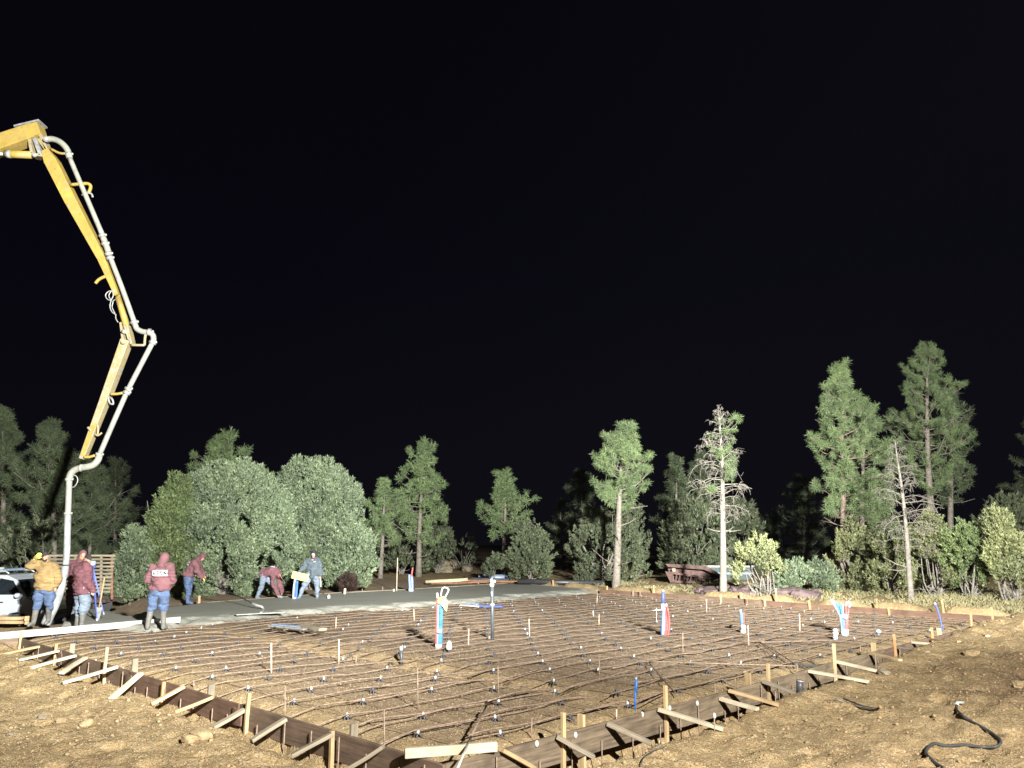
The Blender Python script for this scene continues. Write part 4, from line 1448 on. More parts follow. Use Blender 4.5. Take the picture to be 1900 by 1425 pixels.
# ================================================================== PARKED VEHICLE
def build_car():
    YC = 24.2
    zg = -0.68
    x1 = D(123, 1100, YC).x
    car = thing('parked_car', 'white estate car with roof rack parked behind the man in the tan jacket', 'car', (x1 - 2.4, YC, zg))
    w = 1.75

    def P(x, z):      # metres from the nose, height over ground
        return (x1 - x, z + zg)
    prof = [(0.02, 0.42), (0.0, 0.62), (0.06, 0.84), (0.22, 0.98), (0.60, 1.08), (0.70, 1.10), (4.55, 1.12), (4.74, 0.95), (4.78, 0.50), (4.70, 0.30), (3.98, 0.26),
            (3.90, 0.52), (3.72, 0.66), (3.5, 0.70), (3.28, 0.66), (3.10, 0.52), (3.02, 0.26), (1.36, 0.26), (1.28, 0.52), (1.10, 0.66), (0.88, 0.70), (0.66, 0.66), (0.48, 0.52), (0.40, 0.26), (0.10, 0.28)]
    mb = MB()
    n = len(prof)
    for y in (-w / 2, w / 2):
        pass
    vs = [(P(*q)[0], YC - w / 2, P(*q)[1]) for q in prof] + [(P(*q)[0], YC + w / 2, P(*q)[1]) for q in prof]
    fs = [tuple(reversed(range(n))), tuple(range(n, 2 * n))] + [(i, (i + 1) % n, n + (i + 1) % n, n + i) for i in range(n)]
    mb.add(vs, fs)
    mb.obj('body', M['paint'], car, bevel=0.04)
    # cabin with leaning glass sides
    cab = [(0.64, 1.09), (1.12, 1.62), (1.40, 1.74), (4.05, 1.76), (4.35, 1.70), (4.58, 1.11)]
    vs, n = [], len(cab)
    for sgn in (-1, 1):
        for x, z in cab:
            X, Z = P(x, z)
            vs.append((X, YC + sgn * (w / 2 - 0.02 - (z - 1.09) * 0.22), Z))
    MB().add(vs, [tuple(reversed(range(n))), tuple(range(n, 2 * n))] + [(i, (i + 1) % n, n + (i + 1) % n, n + i) for i in range(n)]).obj('cabin', M['paint'], car, bevel=0.03)
    for sgn in (-1, 1):
        for win in ([(0.86, 1.19), (1.16, 1.58), (1.56, 1.65), (1.60, 1.19)], [(1.80, 1.19), (1.78, 1.65), (2.64, 1.66), (2.66, 1.19)], [(2.80, 1.19), (2.78, 1.66), (4.1, 1.66), (4.32, 1.20)]):
            vs = []
            for oo in (0.012, -0.01):
                for x, z in win:
                    X, Z = P(x, z)
                    vs.append((X, YC + sgn * (w / 2 - 0.02 - (z - 1.09) * 0.22 + oo), Z))
            MB().add(vs, [(0, 1, 2, 3), (7, 6, 5, 4), (0, 4, 5, 1), (1, 5, 6, 2), (2, 6, 7, 3), (3, 7, 4, 0)]).obj('window', M['glass'], car)
    # windscreen
    vs = []
    for (x, z, e) in [(0.66, 1.12, .07), (1.10, 1.60, .19)]:
        X, Z = P(x, z)
        vs += [(X + 0.02, YC - w / 2 + e, Z + .01), (X + 0.02, YC + w / 2 - e, Z + .01)]
    MB().add(vs, [(0, 1, 3, 2)]).obj('windscreen', M['glass'], car)
    for x in (1.42, 2.52):
        X, Z = P(x, 0.98)
        MB().box((X, YC - w / 2 - 0.015, Z), (0.24, 0.03, 0.035)).obj('door_handle', M['black'], car, bevel=0.008)
    for x in (0.80, 1.69, 2.72):
        X, Z = P(x, 0.70)
        MB().box((X, YC - w / 2 - 0.001, Z), (0.012, 0.012, 0.80)).obj('door_gap', M['black'], car)
    X, Z = P(2.5, 1.115)
    MB().box((X - 0.7, YC - w / 2 - 0.004, Z), (2.9, 0.014, 0.02)).obj('belt_trim', M['black'], car)
    for x in (0.88, 3.5):
        for sgn in (-1, 1):
            X, Z = P(x, 0.33)
            wl_ = MB().tube([(X, YC + sgn * (w / 2 - 0.2), Z), (X, YC + sgn * (w / 2 + 0.0), Z)], 0.33, 24).obj('wheel', M['tyre'], car, False, 0.02)
            r_ = MB().tube([(X, YC + sgn * (w / 2 - 0.05), Z), (X, YC + sgn * (w / 2 + 0.015), Z)], 0.19, 16).obj('rim', M['alu'], wl_)
            r_.location = r_.location + Vector((0, 0, 0))
    for sgn in (-1, 1):
        X, Z = P(0.10, 0.74)
        MB().ball((X - 0.08, YC + sgn * (w / 2 - 0.16), Z), (0.17, 0.18, 0.10)).obj('headlight', M['tape'], car, True)
        X, Z = P(0.86, 1.18)
        MB().ball((X, YC + sgn * (w / 2 + 0.1), Z), (0.07, 0.12, 0.08)).obj('mirror', M['paint'], car, True)
    X, Z = P(0.02, 0.66)
    MB().box((X + 0.01, YC, Z), (0.03, 0.9, 0.14)).obj('grille', M['black'], car)
    X, Z = P(0.05, 0.42)
    MB().box((X + 0.01, YC, Z), (0.10, w - 0.1, 0.16)).obj('bumper', M['greypipe'], car, bevel=0.03)
    for sgn in (-1, 1):
        X0, Z0 = P(1.4, 1.84)
        X1, Z1 = P(4.2, 1.84)
        MB().tube([(X0, YC + sgn * 0.62, Z0 - .06), (X0 - .1, YC + sgn * 0.62, Z0), (X1 + .1, YC + sgn * 0.62, Z1), (X1, YC + sgn * 0.62, Z1 - .06)], 0.022, 8).obj('roof_rail', M['alu'], car, True)
    X, Z = P(1.9, 1.87)
    MB().box((X - 0.5, YC, Z), (1.5, 1.1, 0.07)).obj('roof_load', M['bluegrey'], car, bevel=0.02)
    MB().box((X + 0.18, YC - 0.56, Z + 0.06), (0.22, 0.05, 0.05)).obj('reflector', M['alu'], car)
    return car


build_car()

# slatted trailer side behind the men
YT = 26.5
t = thing('slatted_trailer', 'pale slatted wooden trailer side standing in front of the dark pines at left', 'trailer', (D(150, 1100, YT).x, YT, -0.6))
xl, xr = 84, 214
for i in range(11):
    y = 1031 + i * 6.7
    a, b = D(xl, y, YT), D(xr - i * 1.0, y, YT)
    plank('slat', a, b, 0.02, 0.062, M['grey_wood'], parent=t, wob=0.006)
for x in (92, 140, 186, 208):
    a, b = D(x, 1112, YT + 0.04), D(x + (2 if x == 186 else 0), 1029, YT + 0.04)
    plank('post', a, b, 0.07, 0.05, M['grey_wood'] if x < 200 else M['rust'], parent=t, up=(0, 1, 0))
MB().beam(D(84, 1113, YT + .5), D(212, 1113, YT + .5), 1.2, 0.10).obj('deck', M['rustiron'], t)
for x in (110, 190):
    MB().tube([D(x, 1122, YT + .2), D(x, 1122, YT + .42)], 0.3, 18).obj('wheel', M['tyre'], t, False, 0.02)

# straight edge lying along the concrete
a, b = G(-40, 1181.5, 0.0), G(334, 1149, 0.03)
a.z, b.z = -0.02, 0.02
tag(plank('screed_board', a, b, 0.05, 0.15, M['alu'], 'long pale grey screed board lying at the men\'s feet along the wet concrete', 'screed board', wob=0.003), None, None)

# timber packs and sand at the far left
for i, (x0, x1, y, lab) in enumerate([(-30, 42, 1147, 'top yellow timber plank stacked at the left edge below the white car'), (-30, 42.5, 1154.5, 'lower yellow timber plank stacked at the left edge below the white car')]):
    Yp = G(20, 1158, -0.05).y
    plank('timber', D(x0, y, Yp), D(x1, y, Yp), 0.12, 0.075, M['pine_wood'], lab, 'timber', 'yellow timbers at the left edge')
Yp = G(55, 1158, -0.05).y
tag(MB().box(D(55.5, 1147, Yp), (0.11, 0.3, 0.12)).obj('timber', M['pine_wood'], bevel=0.01), 'yellow timber end left of the tan jacketed man\'s boots, upper one', 'timber', 'yellow timbers at the left edge')
tag(MB().box(D(55.5, 1155, Yp), (0.10, 0.3, 0.08)).obj('timber', M['pine_wood'], bevel=0.01), 'small yellow timber end left of the tan jacketed man\'s boots, lower one', 'timber', 'yellow timbers at the left edge')


def mound(name, c, rx, ry, h, mat, label, cat, seed, kind=None):
    n = 28
    vs, fs = [], []
    for i in range(n + 1):
        for j in range(n + 1):
            x, y = (i / n * 2 - 1), (j / n * 2 - 1)
            r = math.hypot(x, y)
            z = max(0, 1 - r) ** 0.8
            vs.append([c[0] + x * rx, c[1] + y * ry, z])
    A = np.array(vs)
    nz = vnoise(A[:, 0], A[:, 1], rx * 0.35, seed) + 0.5 * vnoise(A[:, 0], A[:, 1], rx * 0.15, seed + 1)
    A[:, 2] = c[2] - 0.12 + (A[:, 2] * (1 + 0.7 * nz)) * h
    for i in range(n):
        for j in range(n):
            a_ = i * (n + 1) + j
            fs.append((a_, a_ + n + 1, a_ + n + 2, a_ + 1))
    me = mesh_np(name, A - np.array([c[0], c[1], c[2]]), np.array(fs), mat, None, True)
    o = bpy.data.objects.new(name, me)
    COL.objects.link(o)
    o.location = c
    if kind:
        o['kind'] = kind
    if label:
        tag(o, label, cat)
    return o


p = D(12, 1150, 21.6)
mound('sand_pile', (p.x, 21.6, -0.25), 1.0, 0.7, 0.45, M['pebble'], 'small sand pile behind the yellow timbers at the left edge', 'sand pile', 71)
p = D(1835, 960, 62)
mound('dirt_bank', (p.x - 0.6, 64, -0.2), 4.6, 4.0, 4.2, plain('red_earth', (0.13, 0.045, 0.028), 0.95, var=0.3, scale=2, bmp=0.05), 'reddish earth bank glowing dimly behind the right hand junipers', 'earth bank', 75)

# laser tripod
Y0 = 21.4
t = thing('tripod', 'blue surveying tripod standing beside the man in the maroon coat', 'tripod', D(183, 1152, Y0))
top = D(172, 1052, Y0)
for a in ((180, 1154, -0.35), (193, 1141, 0.15), (160, 1138, 0.55)):
    f = D(a[0], a[1], Y0 + a[2])
    leg = MB().beam(top, top.lerp(f, 0.62), 0.04, 0.035).beam(top.lerp(f, 0.55), f, 0.025, 0.025).obj('leg', M['blue'], t)
    MB().tube([top.lerp(f, 0.95), f], [0.025, 0.012], 6).obj('foot', M['alu'], leg)
MB().tube([top - Vector((0, 0, 0.03)), top + Vector((0, 0, 0.03))], 0.085, 12).obj('head', M['blue'], t, True)
MB().box(top + Vector((0, 0, 0.10)), (0.10, 0.10, 0.12)).obj('level', M['tape'], t, bevel=0.015)

# leaning shovel handle
a, b = D(194, 1071, 21.2), D(184, 1128, 21.2)
t = thing('shovel', 'long wooden shovel handle leaning beside the blue tripod', 'shovel', b)
tubeobj('handle', [a, b], 0.022, M['pine_wood'], t)
d = (b - a).normalized()
MB().beam(b - d * 0.02, b + d * 0.30, 0.17, 0.01, 0.10, 0.01).obj('blade', M['steel'], t)

# bull float with its pole
t = thing('bull_float', 'flat pale bull float blade on the wet concrete with long black pole', 'bull float', G(482, 1138, 0.01))
A, Bp = G(437, 1140.5, 0.02), G(527, 1135.5, 0.02)
plank('blade', A, Bp, 0.2, 0.022, M['alu'], parent=t, wob=0.001)
tubeobj('bracket', smooth_path([G(484, 1137.5, 0.03), D(489, 1132, 24.6), D(486, 1126, 24.6), D(476, 1123, 24.7), D(468, 1119.5, 24.9)], 4), 0.035, M['alu'], t)
tubeobj('pole', [D(473, 1122, 24.8), D(440, 1105, 26.2), D(374, 1076, 28.2)], 0.022, M['black'], t)

# grey channel bars and board lying on the grid
for i, (x0, y0, x1, y1, w_, h_, m, lab) in enumerate([(508, 1158.5, 572, 1164, .14, .04, 'bluegrey', 'grey metal bar lying on the rebar grid in front of the bull float, right one'),
                                                     (500, 1161, 566, 1167.5, .10, .03, 'steel', 'darker grey metal bar lying on the rebar grid in front of the bull float'),
                                                     (566, 1162, 599, 1168, .20, .06, 'grey_wood', 'short grey board end lying at the right of the grey metal bars')]):
    tag(plank('metal_bar' if i < 2 else 'board', G(x0, y0, 0.03 + .01 * i), G(x1, y1, 0.03 + .01 * i), w_, h_, M[m], wob=0.002), lab, 'bar' if i < 2 else 'board')
t = thing('hand_float', 'blue long tool with white handle lying on the grid behind the black riser', 'tool', G(900, 1125, 0.0))
plank('blade', G(884, 1123.5, 0.03), G(933, 1125, 0.03), 0.14, 0.05, M['blue'], parent=t)
plank('handle', G(855, 1123, 0.07), G(888, 1125.5, 0.07), 0.05, 0.04, M['white'], parent=t)
plank('edge', G(866, 1119.5, 0.04), G(886, 1121, 0.04), 0.10, 0.04, M['bluegrey'], parent=t)

# corner 2x4 and leaning rod
a, b = G(751, 1402, 0.03), G(922, 1391, 0.03)
tag(plank('lumber', a + Vector((0, 0, .02)), b + Vector((0, 0, .03)), 0.055, 0.088, M['white_wood'], wob=0.001), 'clean white two by four laid across the front corner of the forms', 'lumber')
A = G(903, 1318, -0.05)
Bq = D(848, 1428, 7.15)
t = thing('steel_rod', 'long steel rod leaning across the front corner over the white two by four', 'rod', Bq)
mid = A.lerp(Bq, 0.62)
tubeobj('bar', [A + Vector((0, 0, 0.06)), mid + Vector((0, 0, 0.05))], 0.012, M['rebar'], t)
tubeobj('bright_end', [mid + Vector((0, 0, 0.045)), Bq], 0.012, M['alu'], t)
a = Gg(1484, 1283)
t = thing('bucket', 'small dark grey cylinder standing by the right forms', 'bucket', a)
Y0 = a.y
MB().tube([D(1484, 1286, Y0), D(1484, 1262, Y0)], 6.0 / PXM(Y0), 16).obj('shell', M['greypipe'], t, True)
MB().tube([D(1484, 1264.5, Y0), D(1484, 1262.0, Y0)], 6.4 / PXM(Y0), 16).obj('rim', M['steel'], t, True)
for i, (c, rad, lab) in enumerate([((1268, 1350), 0.26, 'coil of dark wire lying in the trench under the fourth right brace'), ((1508, 1277), 0.24, 'coil of grey wire lying right of the small dark cylinder')]):
    p = Gg(*c)
    pts = [p + Vector((rad * (1 + .12 * math.sin(q * 1.7)) * math.cos(q), rad * 0.5 * math.sin(q), 0.05 + 0.01 * math.sin(q * 3.1) + q * 0.002)) for q in np.linspace(0, 6.28 * 3, 70)]
    tag(tubeobj('wire_coil', pts, 0.005, M['rubber'], n=5), lab, 'wire coil')
# black hose on the dirt at right
pts = [Gg(x, y) + Vector((0, 0, 0.018)) for x, y in [(1776, 1311), (1775, 1318), (1784, 1329), (1800, 1340), (1822, 1352), (1843, 1365), (1857, 1378), (1850, 1388), (1822, 1389), (1790, 1387), (1757, 1387), (1733, 1390), (1718, 1398), (1726, 1410), (1742, 1418), (1752, 1430)]]
t = thing('black_hose', 'black rubber hose snaking over the dirt in the lower right corner', 'hose', pts[0])
tubeobj('hose', smooth_path(pts, 5), 0.017, M['rubber'], t)
p0 = pts[0]
MB().tube([p0, p0 + Vector((0.03, 0.06, 0.03))], 0.027, 8).box(p0 + Vector((0.06, 0.03, 0.03)), (0.10, 0.03, 0.03)).obj('coupling', M['alu'], t, True)
tag(tubeobj('twig', [Gg(1565, 1303) + Vector((0, 0, .05)), Gg(1600, 1313) + Vector((0, 0, .04)), Gg(1652, 1322) + Vector((0, 0, .01))], [0.010, 0.012, 0.006], M['black'], n=6), 'dark straight twig lying on the dirt left of the black hose', 'twig', 'sticks on the dirt')
tag(tubeobj('twig', smooth_path([Gg(1550, 1308) + Vector((0, 0, .03)), Gg(1590, 1316) + Vector((0, 0, .02)), Gg(1640, 1324) + Vector((0, 0, .01))], 4), [0.012] * 8 + [0.006], M['dead'], n=6), 'pale crooked twig lying under the dark straight one', 'twig', 'sticks on the dirt')
tag(tubeobj('wire', smooth_path([Gg(1236, 1393) + Vector((0, 0, .05)), Gg(1212, 1400) + Vector((0, 0, .06)), Gg(1196, 1412) + Vector((0, 0, .04)), Gg(1188, 1424) + Vector((0, 0, .01))], 5), 0.006, M['greypipe'], n=6), 'bent grey wire sticking from the dirt at bottom right of the corner', 'wire')


# rocks
def rock(px, py, r, label, mat='rock', seed=0, sq=(1, 0.8, 0.7)):
    p = Gg(px, py)
    n = 10
    bm_v, bm_f = [], []
    mb = MB().ball((0, 0, 0), 1.0, 0, 14, 10)
    A = np.array([tuple(q) for q in mb.v])
    nz = vnoise(A[:, 0] * 1.0 + seed, A[:, 1] + A[:, 2] * 0.7, 0.7, seed) + 0.5 * vnoise(A[:, 1] + seed, A[:, 2], 0.33, seed + 3)
    A = A * (1 + 0.7 * nz)[:, None]
    A = np.sign(A) * np.abs(A) ** 0.85
    A = A * np.array(sq) * r
    me = mesh_np('rock', A, mb.f, M[mat])
    o = bpy.data.objects.new('rock', me)
    COL.objects.link(o)
    o.location = p + Vector((0, 0, r * sq[2] * 0.35))
    o.rotation_euler = (0, 0, seed)
    return tag(o, label, 'rock', 'rocks lying about')


for a in [(372, 1368, 0.13, 'pale flat rock with dark underside in the left foreground dirt'), (352, 1375, 0.09, 'dark brown clod at the left of the pale flat rock'), (160, 1345, 0.08, 'brown stone lying in the left foreground'),
          (112, 1340, 0.07, 'small red brown stone left of the brown stone in the left foreground'), (78, 1332, 0.06, 'thin splinter of stone at the far left foreground'), (20, 1365, 0.05, 'tiny reddish stone at the left edge foreground'),
          (1888, 1272, 0.10, 'dark rock at the right edge of the foreground'), (1802, 1216, 0.13, 'dark clod on the right bank near the forms'), (1640, 1252, 0.10, 'grey stone at the foot of the ninth right brace'),  # the lump at the right edge is added in place of a dark hole
          (1360, 1333, 0.10, 'smooth tan stone in the gap below the right forms')]:
    rock(*a, mat='clod' if 'dark' in a[3] or 'brown' in a[3] else 'rock', seed=int(a[0]) % 17, sq=(1, .8, .55))
for i, (x, y, r) in enumerate([(1300, 1094, .5), (1320, 1098, .7), (1345, 1092, .6), (1372, 1097, .8), (1392, 1104, .5), (1420, 1098, .6), (1460, 1103, .7), (1495, 1105, .8), (1478, 1096, .6)]):
    rock(x, y + 7, r * 0.85, ORD[i] + ' purplish slab of rock from the left behind the far forms', 'redrock', 5 + i * 3, (1, 0.7, 0.42))
for i, (x, y, r) in enumerate([(812, 1058, .55), (837, 1055, .9), (828, 1062, .5), (866, 1060, .5)]):
    rock(x, y, r, ORD[i] + ' dim boulder from the left among the far pines', 'rock', 40 + i * 5, (1, .7, .6))

# stuff laid behind the concrete
for x0, y0, x1, y1, r, m, nm, lab in [
        (790, 1079.5, 868, 1075.5, .085, 'log', 'log', 'peeled pale log lying behind the wet concrete'),
        (800, 1083, 905, 1080, .035, 'rust', 'pole', 'thin brown pole on the ground in front of the peeled log'),
        (888, 1070.5, 952, 1072, .17, 'bluegrey', 'steel_pipe', 'shiny blue grey steel pipe lying on the pile behind the concrete'),
        (872, 1074, 945, 1076, .07, 'greypipe', 'pole', 'dark thin pole under the shiny steel pipe'),
        (960, 1078.5, 1138, 1082, .12, 'black', 'black_pipe', 'long black pipe lying behind the far corner of the concrete'),
        (850, 1077, 968, 1079.5, .06, 'rust', 'pole', 'rusty pole on the pile left of the long black pipe')]:
    Yq = G((x0 + x1) / 2, max(y0, y1) + 3, 0).y
    tag(tubeobj(nm, [D(x0, y0, Yq), D((x0 + x1) / 2, (y0 + y1) / 2 + .3, Yq), D(x1, y1, Yq)], r, M[m], n=12), lab, nm.replace('_', ' '))
t = thing('metal_drum', 'open dark metal drum on its side right of the peeled log', 'drum', G(867, 1081, 0))
Yq = G(867, 1081, 0).y
MB().tube([D(864, 1074.5, Yq - .3), D(866, 1074.5, Yq + .5)], 0.16, 14, cap=False).obj('shell', M['dumpster'], t, True)
MB().tube([D(950, 1070.5, 46.2), D(957, 1070.8, 46.2)], 0.24, 14).obj('flange', M['bluegrey'], None, True)['label'] = 'square ended flange at the right end of the shiny steel pipe'
bpy.data.objects['flange']['category'] = 'flange'

# rusty farm implement and dark steel dumpster
YR = 41.0
t = thing('farm_implement', 'rusty old farm implement tipped on the grass between the two near pines', 'farm machine', G(1290, 1084, 0))
mats = M['rustiron']


def RB_(pts, th, name):
    vs = [D(x, y, YR - th / 2) for x, y in pts] + [D(x, y, YR + th / 2) for x, y in pts]
    n = len(pts)
    MB().add(vs, [tuple(reversed(range(n))), tuple(range(n, 2 * n))] + [(i, (i + 1) % n, n + (i + 1) % n, n + i) for i in range(n)]).obj(name, mats, t)


RB_([(1234, 1046), (1312, 1050), (1345, 1071), (1344, 1075), (1306, 1057), (1240, 1052)], 1.4, 'hood')
RB_([(1238, 1048), (1312, 1052), (1344, 1072), (1343, 1078), (1310, 1082), (1246, 1079)], 0.3, 'back_plate')
RB_([(1234, 1060), (1243, 1079), (1252, 1079), (1247, 1062)], 1.5, 'side_plate')
RB_([(1240, 1060), (1343, 1075), (1343, 1078), (1240, 1064)], 1.6, 'beam')
RB_([(1243, 1077), (1300, 1079), (1310, 1083), (1243, 1081)], 1.6, 'skid')
RB_([(1290, 1070), (1318, 1074), (1318, 1080), (1290, 1077)], 1.2, 'gearbox')
for x in range(1246, 1340, 7):
    MB().tube([D(x + 3, 1062 + (x - 1246) * 0.13, YR - .7), D(x - 1 + (x % 3), 1078 + (x - 1246) * 0.03, YR - .75)], 0.035, 5).obj('tine', mats, t)
MB().tube(smooth_path([D(1272, 1052, YR - .75), D(1269, 1062, YR - .8), D(1272, 1072, YR - .8), D(1277, 1080, YR - .8)], 4), 0.03, 6).obj('bent_rod', mats, t)
MB().box(D(1250, 1057.5, YR - .76), (0.17, 0.05, 0.17)).obj('plate', M['rock'], t)
YD = 44.5
t = thing('dumpster', 'dark green steel container half hidden behind the sparse pine trunk', 'dumpster', G(1345, 1082, 0))
vs = []
for Yk in (YD, YD + 2.2):
    vs += [D(1290, 1050.5, YD) + Vector((0, Yk - YD, 0)), D(1398, 1050.5, YD) + Vector((0, Yk - YD, 0)), D(1390, 1080, YD) + Vector((0, Yk - YD, 0)), D(1302, 1080, YD) + Vector((0, Yk - YD, 0))]
MB().add(vs, [(0, 3, 2, 1), (4, 5, 6, 7), (0, 4, 7, 3), (1, 2, 6, 5), (3, 7, 6, 2)]).obj('shell', M['dumpster'], t)
MB().beam(D(1289, 1051, YD - .06), D(1399, 1051, YD - .06), 0.10, 0.09).obj('rim', M['steel'], t)
MB().beam(D(1297, 1064, YD - .05), D(1394, 1064, YD - .05), 0.08, 0.10).obj('rail', M['bluegrey'], t)
for x in (1312, 1330, 1352, 1372, 1388):
    MB().beam(D(x, 1052, YD - .03), D(x, 1079, YD - .03), 0.10, 0.06).obj('rib', M['dumpster'], t)

# rusty trailer frame in the shade of the right juniper skirt, and red rubble at (650,1090)

# ================================================================== PEOPLE
def remeshed(mb, voxel, smooth_n=6, noise_amp=0.0, seed=0):
    me = mb.mesh('tmp', [M['skin']])
    o = bpy.data.objects.new('tmp', me)
    COL.objects.link(o)
    r = o.modifiers.new('r', 'REMESH')
    r.mode = 'VOXEL'
    r.voxel_size = voxel
    s = o.modifiers.new('s', 'SMOOTH')
    s.factor = 0.5
    s.iterations = smooth_n
    dg = bpy.context.evaluated_depsgraph_get()
    m2 = bpy.data.meshes.new_from_object(o.evaluated_get(dg))
    bpy.data.objects.remove(o)
    if noise_amp:
        n = len(m2.vertices)
        A = np.empty(n * 3, np.float32)
        m2.vertices.foreach_get('co', A)
        A = A.reshape(-1, 3)
        N = np.empty(n * 3, np.float32)
        m2.vertices.foreach_get('normal', N)
        N = N.reshape(-1, 3)
        z = A[:, 2] * 1.0
        w = vnoise(A[:, 0] * 0.8 + A[:, 1] * 0.5, z, 0.11, seed) + 0.6 * vnoise(A[:, 1] - A[:, 0] * 0.6, z * 1.7, 0.06, seed + 2)
        A = A + N * (w * noise_amp + 0.22 * noise_amp)[:, None]
        m2.vertices.foreach_set('co', A.ravel())
    m2.polygons.foreach_set('use_smooth', np.ones(len(m2.polygons), bool))
    m2.update()
    return m2


def ring_axes(d, side):
    d = d.normalized()
    sx_ = (side - d * side.dot(d)).normalized()
    return sx_, d.cross(sx_).normalized()


def limb(mb, pts, rads, n=10):
    """round tapered limb with ball joints"""
    pts = [Vector(p) for p in pts]
    mb.tube(pts, rads, n)
    for p, r in zip(pts, rads):
        mb.ball(p, r * 0.99, 0, 10, 8)


def torso_loft(mb, pts, rx, ry, side):
    rings = []
    pts = [Vector(p) for p in pts]
    for i, p in enumerate(pts):
        d = pts[min(i + 1, len(pts) - 1)] - pts[max(i - 1, 0)]
        ax, ay = ring_axes(d, Vector(side))
        rings.append((p, ax * rx[i], ay * ry[i]))
    mb.loft(rings, n=16)


def hand(mb, w, d, up, curl=0.4, s=1.0):
    """palm and five fingers from wrist w along d; up = back of the hand"""
    d = Vector(d).normalized()
    up = Vector(up)
    side = d.cross(up).normalized()
    up = side.cross(d).normalized()
    w = Vector(w)
    pal = w + d * 0.085 * s
    mb.loft([(w, side * .026 * s, up * .018 * s), (w + d * .03 * s, side * .036 * s, up * .018 * s), (pal, side * .042 * s, up * .015 * s), (pal + d * .01 * s, side * .036 * s, up * .010 * s)], n=10)
    for i, L in enumerate((0.070, 0.080, 0.076, 0.060)):
        b = pal + side * (0.031 - i * 0.0205) * s - d * 0.01 * s
        dd = d
        p = [b]
        for k_, fr in enumerate((0.42, 0.32, 0.26)):
            dd = (dd - up * curl * (0.6 + 0.3 * k_)).normalized()
            p.append(p[-1] + dd * L * fr * s)
        mb.tube(p, [0.0105 * s, 0.010 * s, 0.009 * s, 0.007 * s], 7)
    b = w + d * .03 * s + side * .030 * s
    mb.tube([b, b + (side * .6 + d * .7 - up * .2) * .04 * s, b + (side * .55 + d * 1.1 - up * .5) * .062 * s], [0.013 * s, .011 * s, .008 * s], 7)


